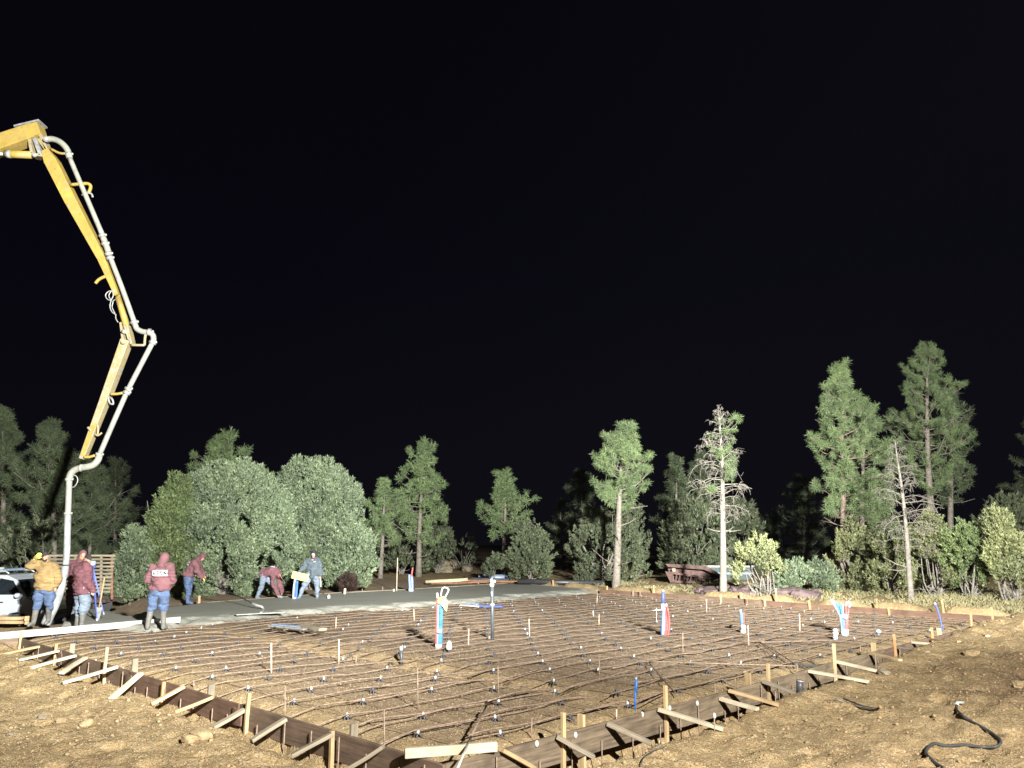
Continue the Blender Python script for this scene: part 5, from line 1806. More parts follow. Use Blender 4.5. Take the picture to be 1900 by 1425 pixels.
def person(label, base, J, look, side, top, legs, boot_mat, boot_h=0.33, hood=None, cap=None, hair=None, bulk=1.0, glove=None, beard=False, jacket_len=0.12, patch=None, zip_=False, seed=1, hand_up=None, bare=True):
    """J holds joints as offsets from base (world axes): pelvis chest neck head sh_l sh_r el_l el_r wr_l wr_r hip_l hip_r kn_l kn_r an_l an_r toe_l toe_r"""
    base = Vector(base)
    root = thing('person', label, 'person', base, 'workers on the site')
    J = {k: Vector(v) for k, v in J.items()}
    look = Vector(look).normalized()
    side = Vector(side).normalized()
    pel, che, nec, hea = J['pelvis'], J['chest'], J['neck'], J['head']
    ud = (hea - nec).normalized()
    # ---- body
    mb = MB()
    torso_loft(mb, [pel - (che - pel) * 0.12, pel, pel.lerp(che, 0.5), che, che.lerp(nec, 0.6), nec], [.13, .16, .145, .17, .13, .06], [.09, .11, .10, .115, .09, .055], side)
    limb(mb, [nec - ud * 0.03, nec.lerp(hea, 0.6)], [.062, .055])
    hs = side - ud * side.dot(ud)
    hs.normalize()
    fw = look - ud * look.dot(ud)
    fw.normalize()
    rot = Matrix((hs, -fw, ud)).transposed()
    mb.ball(hea, (.077, .098, .118), 0, 16, 12, rot)
    mb.ball(hea - ud * 0.062 + fw * 0.030, (.056, .062, .058), 0, 12, 8, rot)
    mb.ball(hea + fw * 0.100 - ud * 0.018, (.013, .020, .024), 0, 8, 6, rot)
    mb.ball(hea + fw * 0.090 + ud * 0.022, (.050, .016, .010), 0, 10, 6, rot)
    mb.ball(hea + fw * 0.090 - ud * 0.062, (.026, .012, .010), 0, 8, 6, rot)
    for s_ in (-1, 1):
        mb.ball(hea + hs * .078 * s_ - ud * 0.01, (.012, .022, .032), 0, 8, 6, rot)
    for S_ in ('l', 'r'):
        limb(mb, [J['sh_' + S_], J['el_' + S_], J['wr_' + S_]], [.055, .044, .030])
        dw = J['wr_' + S_] - J['el_' + S_]
        hand(mb, J['wr_' + S_], dw, (hand_up or look), 0.45)
        limb(mb, [J['hip_' + S_], J['kn_' + S_], J['an_' + S_]], [.085, .058, .045])
        limb(mb, [J['an_' + S_], J['toe_' + S_]], [.042, .035])
    me = remeshed(mb, 0.011, 4)
    me.materials.clear()
    me.materials.append(M['skin'])
    o = bpy.data.objects.new('body', me)
    COL.objects.link(o)
    o.parent = root
    # eyes
    for s_ in (-1, 1):
        mbe = MB().ball(hea + fw * 0.089 + hs * 0.030 * s_ + ud * 0.006, 0.010, 0, 8, 6)
        m_ = mbe.mesh('eye', [M['black']], True)
        oe = bpy.data.objects.new('eye', m_)
        COL.objects.link(oe)
        oe.parent = root

    def put(name, mesh, mat):
        mesh.materials.clear()
        mesh.materials.append(mat)
        q = bpy.data.objects.new(name, mesh)
        COL.objects.link(q)
        q.parent = root
        return q
    b = bulk
    # ---- jacket
    mb = MB()
    lowd = (pel - che).normalized()
    torso_loft(mb, [pel + lowd * jacket_len, pel + lowd * 0.02, pel.lerp(che, 0.45), che, che.lerp(nec, 0.55), nec - ud * 0.0], [.205 * b, .215 * b, .215 * b, .225 * b, .175 * b, .085],
               [.15 * b, .165 * b, .165 * b, .16 * b, .12 * b, .085], side)
    for S_ in ('l', 'r'):
        limb(mb, [J['sh_' + S_], J['sh_' + S_].lerp(J['el_' + S_], .5), J['el_' + S_], J['el_' + S_].lerp(J['wr_' + S_], .6), J['wr_' + S_]], [.088 * b, .080 * b, .068 * b, .062, .046], 12)
        mb.ball(J['wr_' + S_] - (J['wr_' + S_] - J['el_' + S_]).normalized() * 0.03, 0.054, 0, 10, 8)
        limb(mb, [J['sh_' + S_], nec.lerp(che, 0.25)], [.085 * b, .085])
    mb.ball(nec - ud * 0.02, (.10, .09, .07), 0, 12, 8, rot)
    put('jacket', remeshed(mb, 0.017, 4, 0.075, seed), top)
    # ---- trousers
    mb = MB()
    torso_loft(mb, [pel + (che - pel) * 0.12, pel, pel.lerp((J['hip_l'] + J['hip_r']) / 2, 1.0) + lowd * 0.10], [.175 * b, .185 * b, .17 * b], [.125 * b, .14 * b, .125 * b], side)
    for S_ in ('l', 'r'):
        h_, k_, a_ = J['hip_' + S_], J['kn_' + S_], J['an_' + S_]
        tt = max(0.05, min(0.95, 1 - (boot_h - 0.06) / max(0.1, (k_ - a_).length)))
        e_ = k_.lerp(a_, tt)
        limb(mb, [h_, h_.lerp(k_, .5), k_, e_], [.112 * b, .100 * b, .078 * b, .073], 12)
    put('trousers', remeshed(mb, 0.016, 4, 0.06, seed + 5), legs)
    # ---- boots
    for S_ in ('l', 'r'):
        mb = MB()
        k_, a_, t_ = J['kn_' + S_], J['an_' + S_], J['toe_' + S_]
        du = (k_ - a_).normalized()
        limb(mb, [a_ + du * (boot_h - 0.06), a_ + du * 0.12, a_, a_ - Vector((0, 0, 0.03))], [.077, .064, .056, .052], 12)
        limb(mb, [a_ - Vector((0, 0, 0.025)), t_.lerp(a_, 0.4), t_], [.054, .050, .045], 10)
        put('boot', remeshed(mb, 0.013, 3), boot_mat)
    # ---- head wear
    if hood:
        mb = MB()
        mb.ball(hea - fw * 0.012 + ud * 0.012, (.112, .128, .142), 0, 16, 12, rot)
        limb(mb, [hea - ud * 0.07 - fw * 0.03, nec - fw * 0.03 - ud * 0.02], [.10, .115])
        m_ = remeshed(mb, 0.014, 5, 0.02, seed + 9)
        q = put('hood', m_, hood)
        # opening for the face
        import bmesh
        bm = bmesh.new()
        bm.from_mesh(m_)
        fc = hea + fw * 0.14 - ud * 0.015
        dele = [v for v in bm.verts if (v.co - fc).length < 0.098]
        bmesh.ops.delete(bm, geom=dele, context='VERTS')
        bm.to_mesh(m_)
        bm.free()
    if cap:
        mb = MB()
        mb.ball(hea + ud * 0.028 - fw * 0.004, (.088, .106, .100), 0, 16, 10, rot)
        if cap[1]:
            mb.loft([(hea + ud * 0.045 + fw * 0.07, hs * .07, ud * .008), (hea + ud * 0.035 + fw * 0.14, hs * .06, ud * .006), (hea + ud * 0.03 + fw * 0.165, hs * .03, ud * .005)], n=12)
        q = put('cap', remeshed(mb, 0.010, 3), cap[0])
        m_ = q.data
        import bmesh
        bm = bmesh.new()
        bm.from_mesh(m_)
        dele = [v for v in bm.verts if (v.co - hea).dot(ud) < 0.018 - 0.6 * max(0, -(v.co - hea).dot(fw)) * 0.5]
        bmesh.ops.delete(bm, geom=dele, context='VERTS')
        bm.to_mesh(m_)
        bm.free()
    if hair:
        mb = MB().ball(hea + ud * 0.015 - fw * 0.022, (.084, .096, .118), 0, 16, 12, rot)
        put('hair', remeshed(mb, 0.011, 3, 0.008, seed), hair)
    if beard:
        mb = MB().ball(hea - ud * 0.085 + fw * 0.048, (.055, .050, .045), 0, 12, 8, rot)
        put('beard', remeshed(mb, 0.010, 2, 0.006, seed), M['dark'])
    for S_ in (glove or ''):
        mb = MB()
        dw = (J['wr_' + S_] - J['el_' + S_]).normalized()
        hand(mb, J['wr_' + S_] - dw * 0.01, dw, (hand_up or look), 0.45, 1.25)
        mb.tube([J['wr_' + S_] - dw * 0.05, J['wr_' + S_] + dw * 0.02], [.045, .035], 10)
        put('glove', remeshed(mb, 0.008, 1), M['glove'])
    return root, J


def std(lean=Vector((0, 0, 0))):
    return dict(pelvis=(0, 0, .98), chest=(0, 0, 1.36), neck=(0, 0, 1.53), head=(0, 0, 1.69), sh_l=(-.19, 0, 1.45), sh_r=(.19, 0, 1.45), el_l=(-.27, 0, 1.16), el_r=(.27, 0, 1.16),
                wr_l=(-.27, -.05, .91), wr_r=(.27, -.05, .91), hip_l=(-.10, 0, .93), hip_r=(.10, 0, .93), kn_l=(-.13, -.01, .50), kn_r=(.13, -.01, .50),
                an_l=(-.14, 0, .09), an_r=(.14, 0, .09), toe_l=(-.16, -.16, .04), toe_r=(.16, -.16, .04))


# 1 man in the tan jacket, one arm raised to his cap (faces the camera)
p = G(74, 1162, -0.05)
J = std()
J.update(head=(-.05, -.04, 1.70), neck=(-.02, 0, 1.54), el_l=(-.42, -.08, 1.47), sh_l=(-.20, 0, 1.46), wr_l=(-.20, -.17, 1.66), el_r=(.29, .04, 1.18), wr_r=(.25, .05, .95),
         kn_l=(-.12, -.03, .50), an_l=(-.17, 0, .09), toe_l=(-.19, -.16, .04), kn_r=(.12, .10, .52), an_r=(.02, .30, .12), toe_r=(.05, .16, .06), hip_r=(.10, .02, .93))
person('man in a tan canvas jacket raising his arm to his cap', p, J, (0.25, -1, -0.12), (1, 0.1, 0), M['tan'], M['denim'], M['boot'], 0.42, cap=(M['dark'], True), bulk=1.12, beard=True, glove='l', jacket_len=.10, seed=11)

# 2 hooded man behind
p = G(114, 1156, -0.05)
J = std()
J.update(head=(.06, .0, 1.70), neck=(.02, 0, 1.53), el_l=(-.30, -.05, 1.2), wr_l=(-.42, -.2, 1.02))
person('hooded maroon man half hidden behind the man in the long coat', p + Vector((0, .55, 0)), J, (0.6, -0.8, 0), (1, .3, 0), M['maroon_dk'], M['dark'], M['dark'], 0.35, hood=M['maroon'], bulk=1.1, seed=21)

# 3 man in the long maroon coat, seen from behind, turned right
p = G(146, 1166, -0.05)
J = std()
J.update(pelvis=(.0, 0, .98), chest=(-.05, 0, 1.36), neck=(-.01, -.01, 1.52), head=(.05, -.02, 1.64), sh_l=(-.19, .14, 1.42), sh_r=(.11, -.12, 1.44), el_r=(.18, -.18, 1.12), wr_r=(.30, -.14, .90), el_l=(-.10, .25, 1.15), wr_l=(.05, .3, .95),
         hip_l=(-.06, .06, .93), hip_r=(.10, -.04, .93), kn_l=(-.08, .10, .5), kn_r=(.10, -.05, .5), an_l=(-.12, .12, .09), an_r=(.08, -.04, .09), toe_l=(0.0, .10, .04), toe_r=(.22, -.10, .04))
person('heavy man in a long maroon coat and pale jeans turned to the blue tripod', p, J, (1, -0.15, -0.35), (0.55, -0.83, 0), M['maroon_dk'], M['denim_l'], M['boot'], 0.30, cap=(M['dark'], False), bulk=1.28, jacket_len=.20, seed=31)

# 4 man seen from behind in the middle
p = G(290, 1169, -0.08)
J = std()
J.update(el_l=(-.30, -.02, 1.17), el_r=(.30, -.02, 1.17), wr_l=(-.17, .12, 1.02), wr_r=(.17, .12, 1.02), an_l=(-.22, 0, .09), an_r=(.16, 0, .09), toe_l=(-.26, .14, .04), toe_r=(.18, .14, .04), kn_l=(-.17, .0, .50), kn_r=(.13, 0, .50),
         head=(.02, .05, 1.67), neck=(0, .02, 1.52))
r4, J4 = person('man in a maroon hooded sweatshirt with white back print standing with his back turned', p, J, (0.0, 1, -0.25), (1, 0, 0), M['maroon'], M['denim'], M['boot'], 0.42, hood=M['maroon'], bulk=1.10, jacket_len=.06, seed=41)

# 5 man leaning forward with the yellow glove
p = G(349, 1121, -0.05)
J = std()
J.update(pelvis=(-.06, 0, .98), chest=(.12, -.02, 1.31), neck=(.25, -.03, 1.43), head=(.36, -.04, 1.55), sh_l=(.10, .16, 1.36), sh_r=(.16, -.16, 1.36), el_l=(.24, .2, 1.10), wr_l=(.40, .15, .95), el_r=(.30, -.2, 1.08), wr_r=(.46, -.12, .88),
         hip_l=(-.06, .09, .93), hip_r=(-.06, -.09, .93), kn_l=(-.04, .10, .5), kn_r=(0.0, -.10, .5), an_l=(-.06, .10, .09), an_r=(.02, -.12, .09), toe_l=(.08, .08, .04), toe_r=(.17, -.14, .04))
r5, J5 = person('man in maroon hood leaning right with the float pole in a yellow glove', p, J, (1, -.25, -.45), (0.1, -1, 0), M['maroon'], M['denim'], M['denim'], 0.20, hood=M['maroon'], glove='r', bulk=1.05, jacket_len=.08, seed=51, hand_up=(0, 0, 1))

# 6 man bent over
p = G(495, 1112, -0.05)
J = std()
J.update(pelvis=(-.16, .0, .92), chest=(.20, -.03, 1.02), neck=(.36, -.05, .94), head=(.48, -.06, .80), sh_l=(.24, .16, .95), sh_r=(.22, -.18, .95), el_l=(.38, .18, .60), wr_l=(.50, .1, .28), el_r=(.24, -.22, .58), wr_r=(.44, -.18, .20),
         hip_l=(-.16, .09, .86), hip_r=(-.18, -.09, .86), kn_l=(.18, .14, .50), kn_r=(-.16, -.10, .48), an_l=(.36, .16, .12), an_r=(-.34, -.10, .09), toe_l=(.50, .14, .06), toe_r=(-.22, -.16, .04))
r6, J6 = person('man in maroon bent double with both hands down at the concrete edge', p, J, (0.75, -.3, -.7), (0.15, -1, 0), M['maroon'], M['denim_l'], M['denim_l'], 0.2, hood=M['maroon'], bulk=1.05, jacket_len=.08, seed=61, hand_up=(1, 0, 0))

# 7 man in the dark jacket striding with a yellow board
p = G(574, 1112, -0.05)
J = std()
J.update(pelvis=(.08, 0, .90), chest=(.07, 0, 1.30), neck=(.08, -.02, 1.48), head=(.09, -.06, 1.60), sh_l=(-.13, 0, 1.38), sh_r=(.27, 0, 1.38), el_l=(-.24, -.08, 1.12), wr_l=(-.38, -.16, .95), el_r=(.36, .02, 1.10), wr_r=(.37, -.04, .85),
         hip_l=(-.02, 0, .86), hip_r=(.18, 0, .86), kn_l=(-.20, -.06, .48), an_l=(-.36, -.02, .09), toe_l=(-.38, -.18, .04), kn_r=(.25, .0, .47), an_r=(.27, .05, .07), toe_r=(.30, -.10, .03))
r7, J7 = person('man in a dark jacket and black hood striding on the concrete with a yellow board', p, J, (0.05, -1, -0.35), (1, 0, 0), M['navy'], M['denim_l'], M['denim_l'], 0.25, hood=M['dark'], cap=(M['tape'], False), bulk=1.08, jacket_len=.10, seed=71)
Yq = p.y - 0.28
a, b = D(542, 1066, Yq), D(572, 1073, Yq)
t = thing('foam_board', 'yellow rectangular float board held in the right hand of the man in the dark jacket', 'board', a.lerp(b, .5))
plank('board', a, b, 0.03, 13 / PXM(Yq), M['yellowp'], parent=t, wob=0.001)
MB().beam(a.lerp(b, .3) + Vector((0, .05, .1)), a.lerp(b, .75) + Vector((0, .05, .1)), 0.03, 0.03).obj('handle', M['orange_wood'], t)
wr = p + J7['wr_r']
tag(tubeobj('steel_trowel', [wr + Vector((.02, -.06, -.08)), wr + Vector((.05, -.08, -.40))], [0.025, 0.04], M['alu'], n=8), 'narrow steel trowel hanging in the other hand of the man in the dark jacket', 'trowel')


def back_print(root, J, dirn, upv, ctr, w, h, marks=True, cx=0.0):
    """white printed patch following the back of the garment, with its dark lettering marks"""
    base = root.location
    jk = [c for c in root.children if c.name.startswith('jacket')][0]
    from mathutils.bvhtree import BVHTree
    me = jk.data
    bvh = BVHTree.FromPolygons([v.co for v in me.vertices], [p.vertices[:] for p in me.polygons])
    dirn, upv = Vector(dirn).normalized(), Vector(upv).normalized()
    sd = dirn.cross(upv).normalized()

    def grid(u0, u1, v0, v1, nu, nv, off):
        vs, ok = [], True
        for j in range(nv + 1):
            for i in range(nu + 1):
                q = Vector(ctr) + sd * (u0 + (u1 - u0) * i / nu) + upv * (v0 + (v1 - v0) * j / nv)
                hit = bvh.ray_cast(q - dirn * 0.6, dirn)
                hp = hit[0] if hit[0] is not None else q - dirn * 0.1
                vs.append(hp - dirn * off)
        fs = [(j * (nu + 1) + i, j * (nu + 1) + i + 1, (j + 1) * (nu + 1) + i + 1, (j + 1) * (nu + 1) + i) for j in range(nv) for i in range(nu)]
        return vs, fs
    mb = MB()
    mb.add(*grid(-w / 2, w / 2, -h / 2, h / 2, 16, 6, 0.006), 0)
    if marks:
        for u0, u1, v0, v1 in [(-.42, -.36, -.22, .24), (-.42, -.24, -.26, -.06), (-.19, -.11, .08, .32), (-.14, -.07, .22, .36), (-.12, -.03, -.30, .0), (-.02, .10, .08, .30), (.01, .07, .0, .14),
                               (.09, .17, -.30, -.06), (.18, .22, .14, .32), (.25, .34, .0, .28), (.31, .41, -.12, .14), (.37, .47, -.26, .0)]:
            mb.add(*grid(u0 * w, u1 * w, v0 * h, v1 * h, 2, 2, 0.009), 1)
    m_ = mb.mesh('back_print', [M['white'], M['dark']])
    q = bpy.data.objects.new('back_print', m_)
    COL.objects.link(q)
    q.parent = root
    return q


back_print(r4, J4, (0, 1, 0), (0, 0, 1), (0.03, 0, 1.345), 0.36, 0.14)
back_print(r5, J5, (1, .75, -.3), (.3, 0, 1), (.10, .0, 1.30), 0.20, 0.12, True)
back_print(r6, J6, (0.0, .6, -.75), (0, .7, .4), (.20, 0, 1.02), 0.24, 0.11, True)
mbp = MB().box(p + Vector((.17, -.185, 1.345)), (.07, .012, .03), 0)
q = mbp.obj('chest_print', M['white'], r7)

# ================================================================== TREES
def needle_tuft(n, length, width, spread, seed):
    g = np.random.default_rng(seed)
    vs, fs = [], []
    for i in range(n):
        a = g.uniform(0, 2 * math.pi)
        el = spread * math.sqrt(g.uniform(0, 1))
        d = np.array([math.sin(el) * math.cos(a), math.sin(el) * math.sin(a), math.cos(el)])
        s = np.cross(d, g.normal(size=3))
        s /= np.linalg.norm(s)
        L = length * g.uniform(0.7, 1.1)
        o = d * 0.02
        vs += [o - s * width / 2, o + s * width / 2, d * L * 0.65 + s * width * 0.45, d * L]
        fs.append((len(vs) - 4, len(vs) - 3, len(vs) - 2))
        fs.append((len(vs) - 4, len(vs) - 2, len(vs) - 1))
    return np.array(vs), np.array(fs)


def pom(n, length, width, seed, back=0.25):
    """a rounded brush of needles at the end of a twig"""
    g = np.random.default_rng(seed)
    vs, fs = [], []
    for i in range(n):
        d = g.normal(size=3)
        d[2] = d[2] * 0.9 + 0.45
        d /= np.linalg.norm(d)
        s = np.cross(d, g.normal(size=3))
        s /= np.linalg.norm(s)
        L = length * g.uniform(0.65, 1.1)
        o = np.array([0, 0, g.uniform(-0.1, 0.14)]) + d * 0.02
        vs += [o - s * width * .3, o + s * width * .3, o + d * L * 0.7 + s * width * 0.5, o + d * L]
        fs.append((len(vs) - 4, len(vs) - 3, len(vs) - 2))
        fs.append((len(vs) - 4, len(vs) - 2, len(vs) - 1))
    return np.array(vs), np.array(fs)


def flame(n, r, h, leaf, seed):
    """a flame shaped juniper sprig: scale leaves set on the outside of an upright cone"""
    g = np.random.default_rng(seed)
    vs, fs = [], []
    for i in range(n):
        t = g.uniform(0, 1) ** 1.1
        a = g.uniform(0, 2 * math.pi)
        rr = r * (1 - t) ** 0.7 * (0.5 + 1.1 * min(t * 3, 1)) / 1.6 * g.uniform(.75, 1.1)
        c = np.array([rr * math.cos(a), rr * math.sin(a), t * h])
        d = np.array([math.cos(a) * 0.45, math.sin(a) * 0.45, 0.85]) + g.normal(size=3) * 0.18
        d /= np.linalg.norm(d)
        s = np.cross(d, np.array([math.cos(a), math.sin(a), 0.1]) + g.normal(size=3) * .25)
        s /= np.linalg.norm(s)
        l = leaf * g.uniform(0.7, 1.3)
        vs += [c - s * l * 0.4, c + s * l * 0.4, c + d * l * 1.4]
        fs.append((len(vs) - 3, len(vs) - 2, len(vs) - 1))
    return np.array(vs), np.array(fs)


def spray(n, r, h, leaf, seed):
    g = np.random.default_rng(seed)
    vs, fs = [], []
    for i in range(n):
        t = g.uniform(0, 1)
        a = g.uniform(0, 2 * math.pi)
        rr = r * (1 - t) ** 0.6 * math.sqrt(g.uniform(0.1, 1))
        c = np.array([rr * math.cos(a), rr * math.sin(a), t * h])
        d = np.array([math.cos(a) * 0.5, math.sin(a) * 0.5, 0.9]) + g.normal(size=3) * 0.3
        d /= np.linalg.norm(d)
        s = np.cross(d, g.normal(size=3))
        s /= np.linalg.norm(s)
        l = leaf * g.uniform(0.7, 1.3)
        vs += [c - s * l * 0.35, c + s * l * 0.35, c + d * l * 1.3]
        fs.append((len(vs) - 3, len(vs) - 2, len(vs) - 1))
    return np.array(vs), np.array(fs)


def frames(dirs):
    d = dirs / np.linalg.norm(dirs, axis=1)[:, None]
    r = rng.normal(size=d.shape)
    x = np.cross(d, r)
    x /= np.linalg.norm(x, axis=1)[:, None]
    y = np.cross(d, x)
    return np.stack([x, y, d], -1)


TUFT = pom(72, 0.235, 0.017, 1)
TUFT_FAR = pom(40, 0.30, 0.032, 2)
SPRAY = flame(34, 0.115, 0.34, 0.075, 3)
SPRAY_FAR = flame(18, 0.15, 0.42, 0.13, 4)


def leaves(name, pos, dirs, scl, tmpl, mat, root):
    me = scatter(name, tmpl[0], tmpl[1], pos, frames(dirs), scl, mat)
    o = bpy.data.objects.new(name, me)
    COL.objects.link(o)
    o.parent = root
    return o


def prof_pine(t, b=0.16):
    return np.minimum(1.0, (1 - t) * 1.45 + b) ** 0.9 * (0.62 + 0.38 * np.minimum(1, t * 3.5))


def pine(px, ytop, ybase, wpx, label, top_px=None, cb=0.3, Y=None, mat='pine', bark='bark', nb=46, tn=15, far=False, seed=1, dead=0.0, lean=None, trunk_r=0.017, low_dead=5, gap=0.0, base_r=1.0, lop=0.0, group='pines around the site', z0_=-0.12, twin=False):
    global rng
    rng = np.random.default_rng(seed)
    random.seed(seed)
    b = G(px, ybase, -0.08)
    if Y is not None:
        b = D(px, ybase, Y)
    Y = b.y
    zg = gz(b.x, b.y) if abs(b.x) < 40 else -0.1
    base = Vector((b.x, b.y, min(b.z, zg) if ybase > 1070 else b.z))
    top = D(top_px if top_px is not None else px, ytop, Y) - base
    Hh = top.z
    Rm = wpx / PXM(Y) / 2
    root = thing('pine_tree', label, 'pine tree', base, group)
    # trunk
    n = 14
    ts = np.linspace(0, 1, n)
    cx, cy = rng.uniform(-.12, .12), rng.uniform(-.12, .12)
    wob = [(0.05 * math.sin(3.1 * t * 2 + seed) * t * Hh * 0.12 + cx * math.sin(t * 3.1), 0.05 * math.sin(2.3 * t * 2 + seed * 2) * t * Hh * .12 + cy * math.sin(t * 3.1)) for t in ts]
    axis = [Vector((top.x * t + w[0], w[1], Hh * 0.98 * t - (0.25 if t == 0 else 0))) for t, w in zip(ts, wob)]
    r0 = trunk_r * Hh * base_r
    mb = MB()
    mb.tube(axis, [r0 * (1.25 if t == 0 else 1) * (1 - t) ** 0.75 + 0.012 for t in ts], 10)

    def ax_at(t):
        f = t * (n - 1)
        i = min(int(f), n - 2)
        return axis[i].lerp(axis[i + 1], f - i)
    P, Dn, Sc = [], [], []
    ga = rng.uniform(0, 6.28)
    for k_ in range(nb):
        t = cb + (1 - cb) * ((k_ + 0.5) / nb) ** 0.92 * 0.985
        tc = (t - cb) / (1 - cb)
        ga += 2.399 + rng.uniform(-.5, .5)
        Lb = Rm * float(prof_pine(tc)) * (rng.uniform(0.35, 1.12) if dead < .9 else rng.uniform(.75, 1.2)) * (1 + lop * math.cos(ga))
        if rng.random() < 0.10:
            Lb *= 1.25
        Lb = max(Lb, 0.16)
        el = rng.uniform(-0.15, 0.65) + 0.5 * tc ** 2 - 0.1 * (1 - tc)
        isdead = rng.random() < dead * (2.0 if (tc > 0.84 or tc < 0.15) and dead > .3 else 1.0)
        o = ax_at(t)
        d = Vector((math.cos(ga) * math.cos(el), math.sin(ga) * math.cos(el), math.sin(el)))
        droop = -0.25 if isdead else 0.18
        pts = [o, o + d * Lb * 0.5 + Vector((0, 0, -.04 * Lb)), o + d * Lb * 0.95 + Vector((0, 0, droop * Lb))]
        rb = max(0.009, 0.016 * Lb + 0.005) * (0.8 if dead > .9 else 1)
        mb.tube(pts, [rb, rb * 0.7, rb * 0.35], 4 if not dead else 5, cap=False)
        # side twigs
        nt_ = 3 if not isdead else 6
        ends = []
        for q in range(nt_):
            f = rng.uniform(0.3, 0.9)
            s0 = pts[0].lerp(pts[1], f * 2) if f < .5 else pts[1].lerp(pts[2], f * 2 - 1)
            sd = (d + Vector(rng.normal(size=3)) * 0.75 + Vector((0, 0, 0.3 if not isdead else -0.5))).normalized()
            l_ = Lb * rng.uniform(0.22, 0.45)
            e_ = s0 + sd * l_
            if isdead:
                mid = s0.lerp(e_, .5) + Vector((0, 0, .05))
                mb.tube([s0, mid, e_ - Vector((0, 0, l_ * .25))], [rb * .5, rb * .4, .005], 4, cap=False)
                for _ in range(2):
                    u_ = mid.lerp(e_, rng.uniform(.1, .8))
                    mb.tube([u_, u_ + Vector(rng.normal(size=3)) * l_ * .25 + Vector((0, 0, -.3 * l_))], [rb * .3, .004], 3, cap=False)
            else:
                mb.tube([s0, e_], [rb * .45, .005], 3, cap=False)
            ends.append((s0, e_))
        if isdead:
            continue
        m_ = max(2, int(tn * 0.42 * (0.5 + Lb / Rm)))
        for q in range(m_):
            if rng.random() < 0.62:
                s0, e_ = ends[rng.integers(len(ends))]
                c = s0.lerp(e_, rng.uniform(.75, 1.08))
            else:
                f = rng.uniform(0.18, 1.03)
                c = pts[1].lerp(pts[2], f * 2 - 1) if f > .5 else pts[0].lerp(pts[1], f * 2)
            c = c + Vector(rng.normal(size=3)) * 0.05
            P.append(tuple(c))
            dd = d * 0.7 + Vector(rng.normal(size=3)) * 0.35 + Vector((0, 0, 0.55))
            Dn.append(tuple(dd))
            Sc.append(rng.uniform(0.75, 1.2) * (0.9 if Rm < 1.4 else 1.05))
    if dead < 0.35:
        for q in range(8):
            P.append(tuple(ax_at(0.995 - q * 0.006) + Vector(rng.normal(size=3)) * 0.03))
            Dn.append((rng.normal() * .4, rng.normal() * .4, 1))
            Sc.append(.9)
    # dead snags on the bare trunk
    for q in range(low_dead):
        t = rng.uniform(0.12, max(0.14, cb + .04))
        a = rng.uniform(0, 6.28)
        o = ax_at(t)
        Lb = Rm * rng.uniform(0.25, 0.9)
        d = Vector((math.cos(a), math.sin(a), rng.uniform(-.2, .5))).normalized()
        p1 = o + d * Lb * .5
        p2 = p1 + (d + Vector((0, 0, .25))).normalized() * Lb * .5
        mb.tube([o, p1, p2], [.028, .02, .008], 5, cap=False)
        mb.tube([p1, p1 + Vector(rng.normal(size=3)) * Lb * .3], [.012, .005], 4, cap=False)
    me = mb.mesh('trunk', [M[bark]], True)
    o = bpy.data.objects.new('trunk', me)
    COL.objects.link(o)
    o.parent = root
    if P:
        leaves('crown', np.array(P), np.array(Dn), np.array(Sc), TUFT_FAR if far else TUFT, M[mat], root)
    return root


def prof_dome(t):
    return np.where(t > 0.33, np.sqrt(np.maximum(0, 1 - ((t - 0.33) / 0.67) ** 2)), 0.80 + 0.20 * t / 0.33)


def prof_cone(t):
    return np.where(t > 0.25, np.maximum(0, 1 - ((t - 0.25) / 0.75) ** 1.4) ** 0.8, 0.7 + 0.3 * t / 0.25)


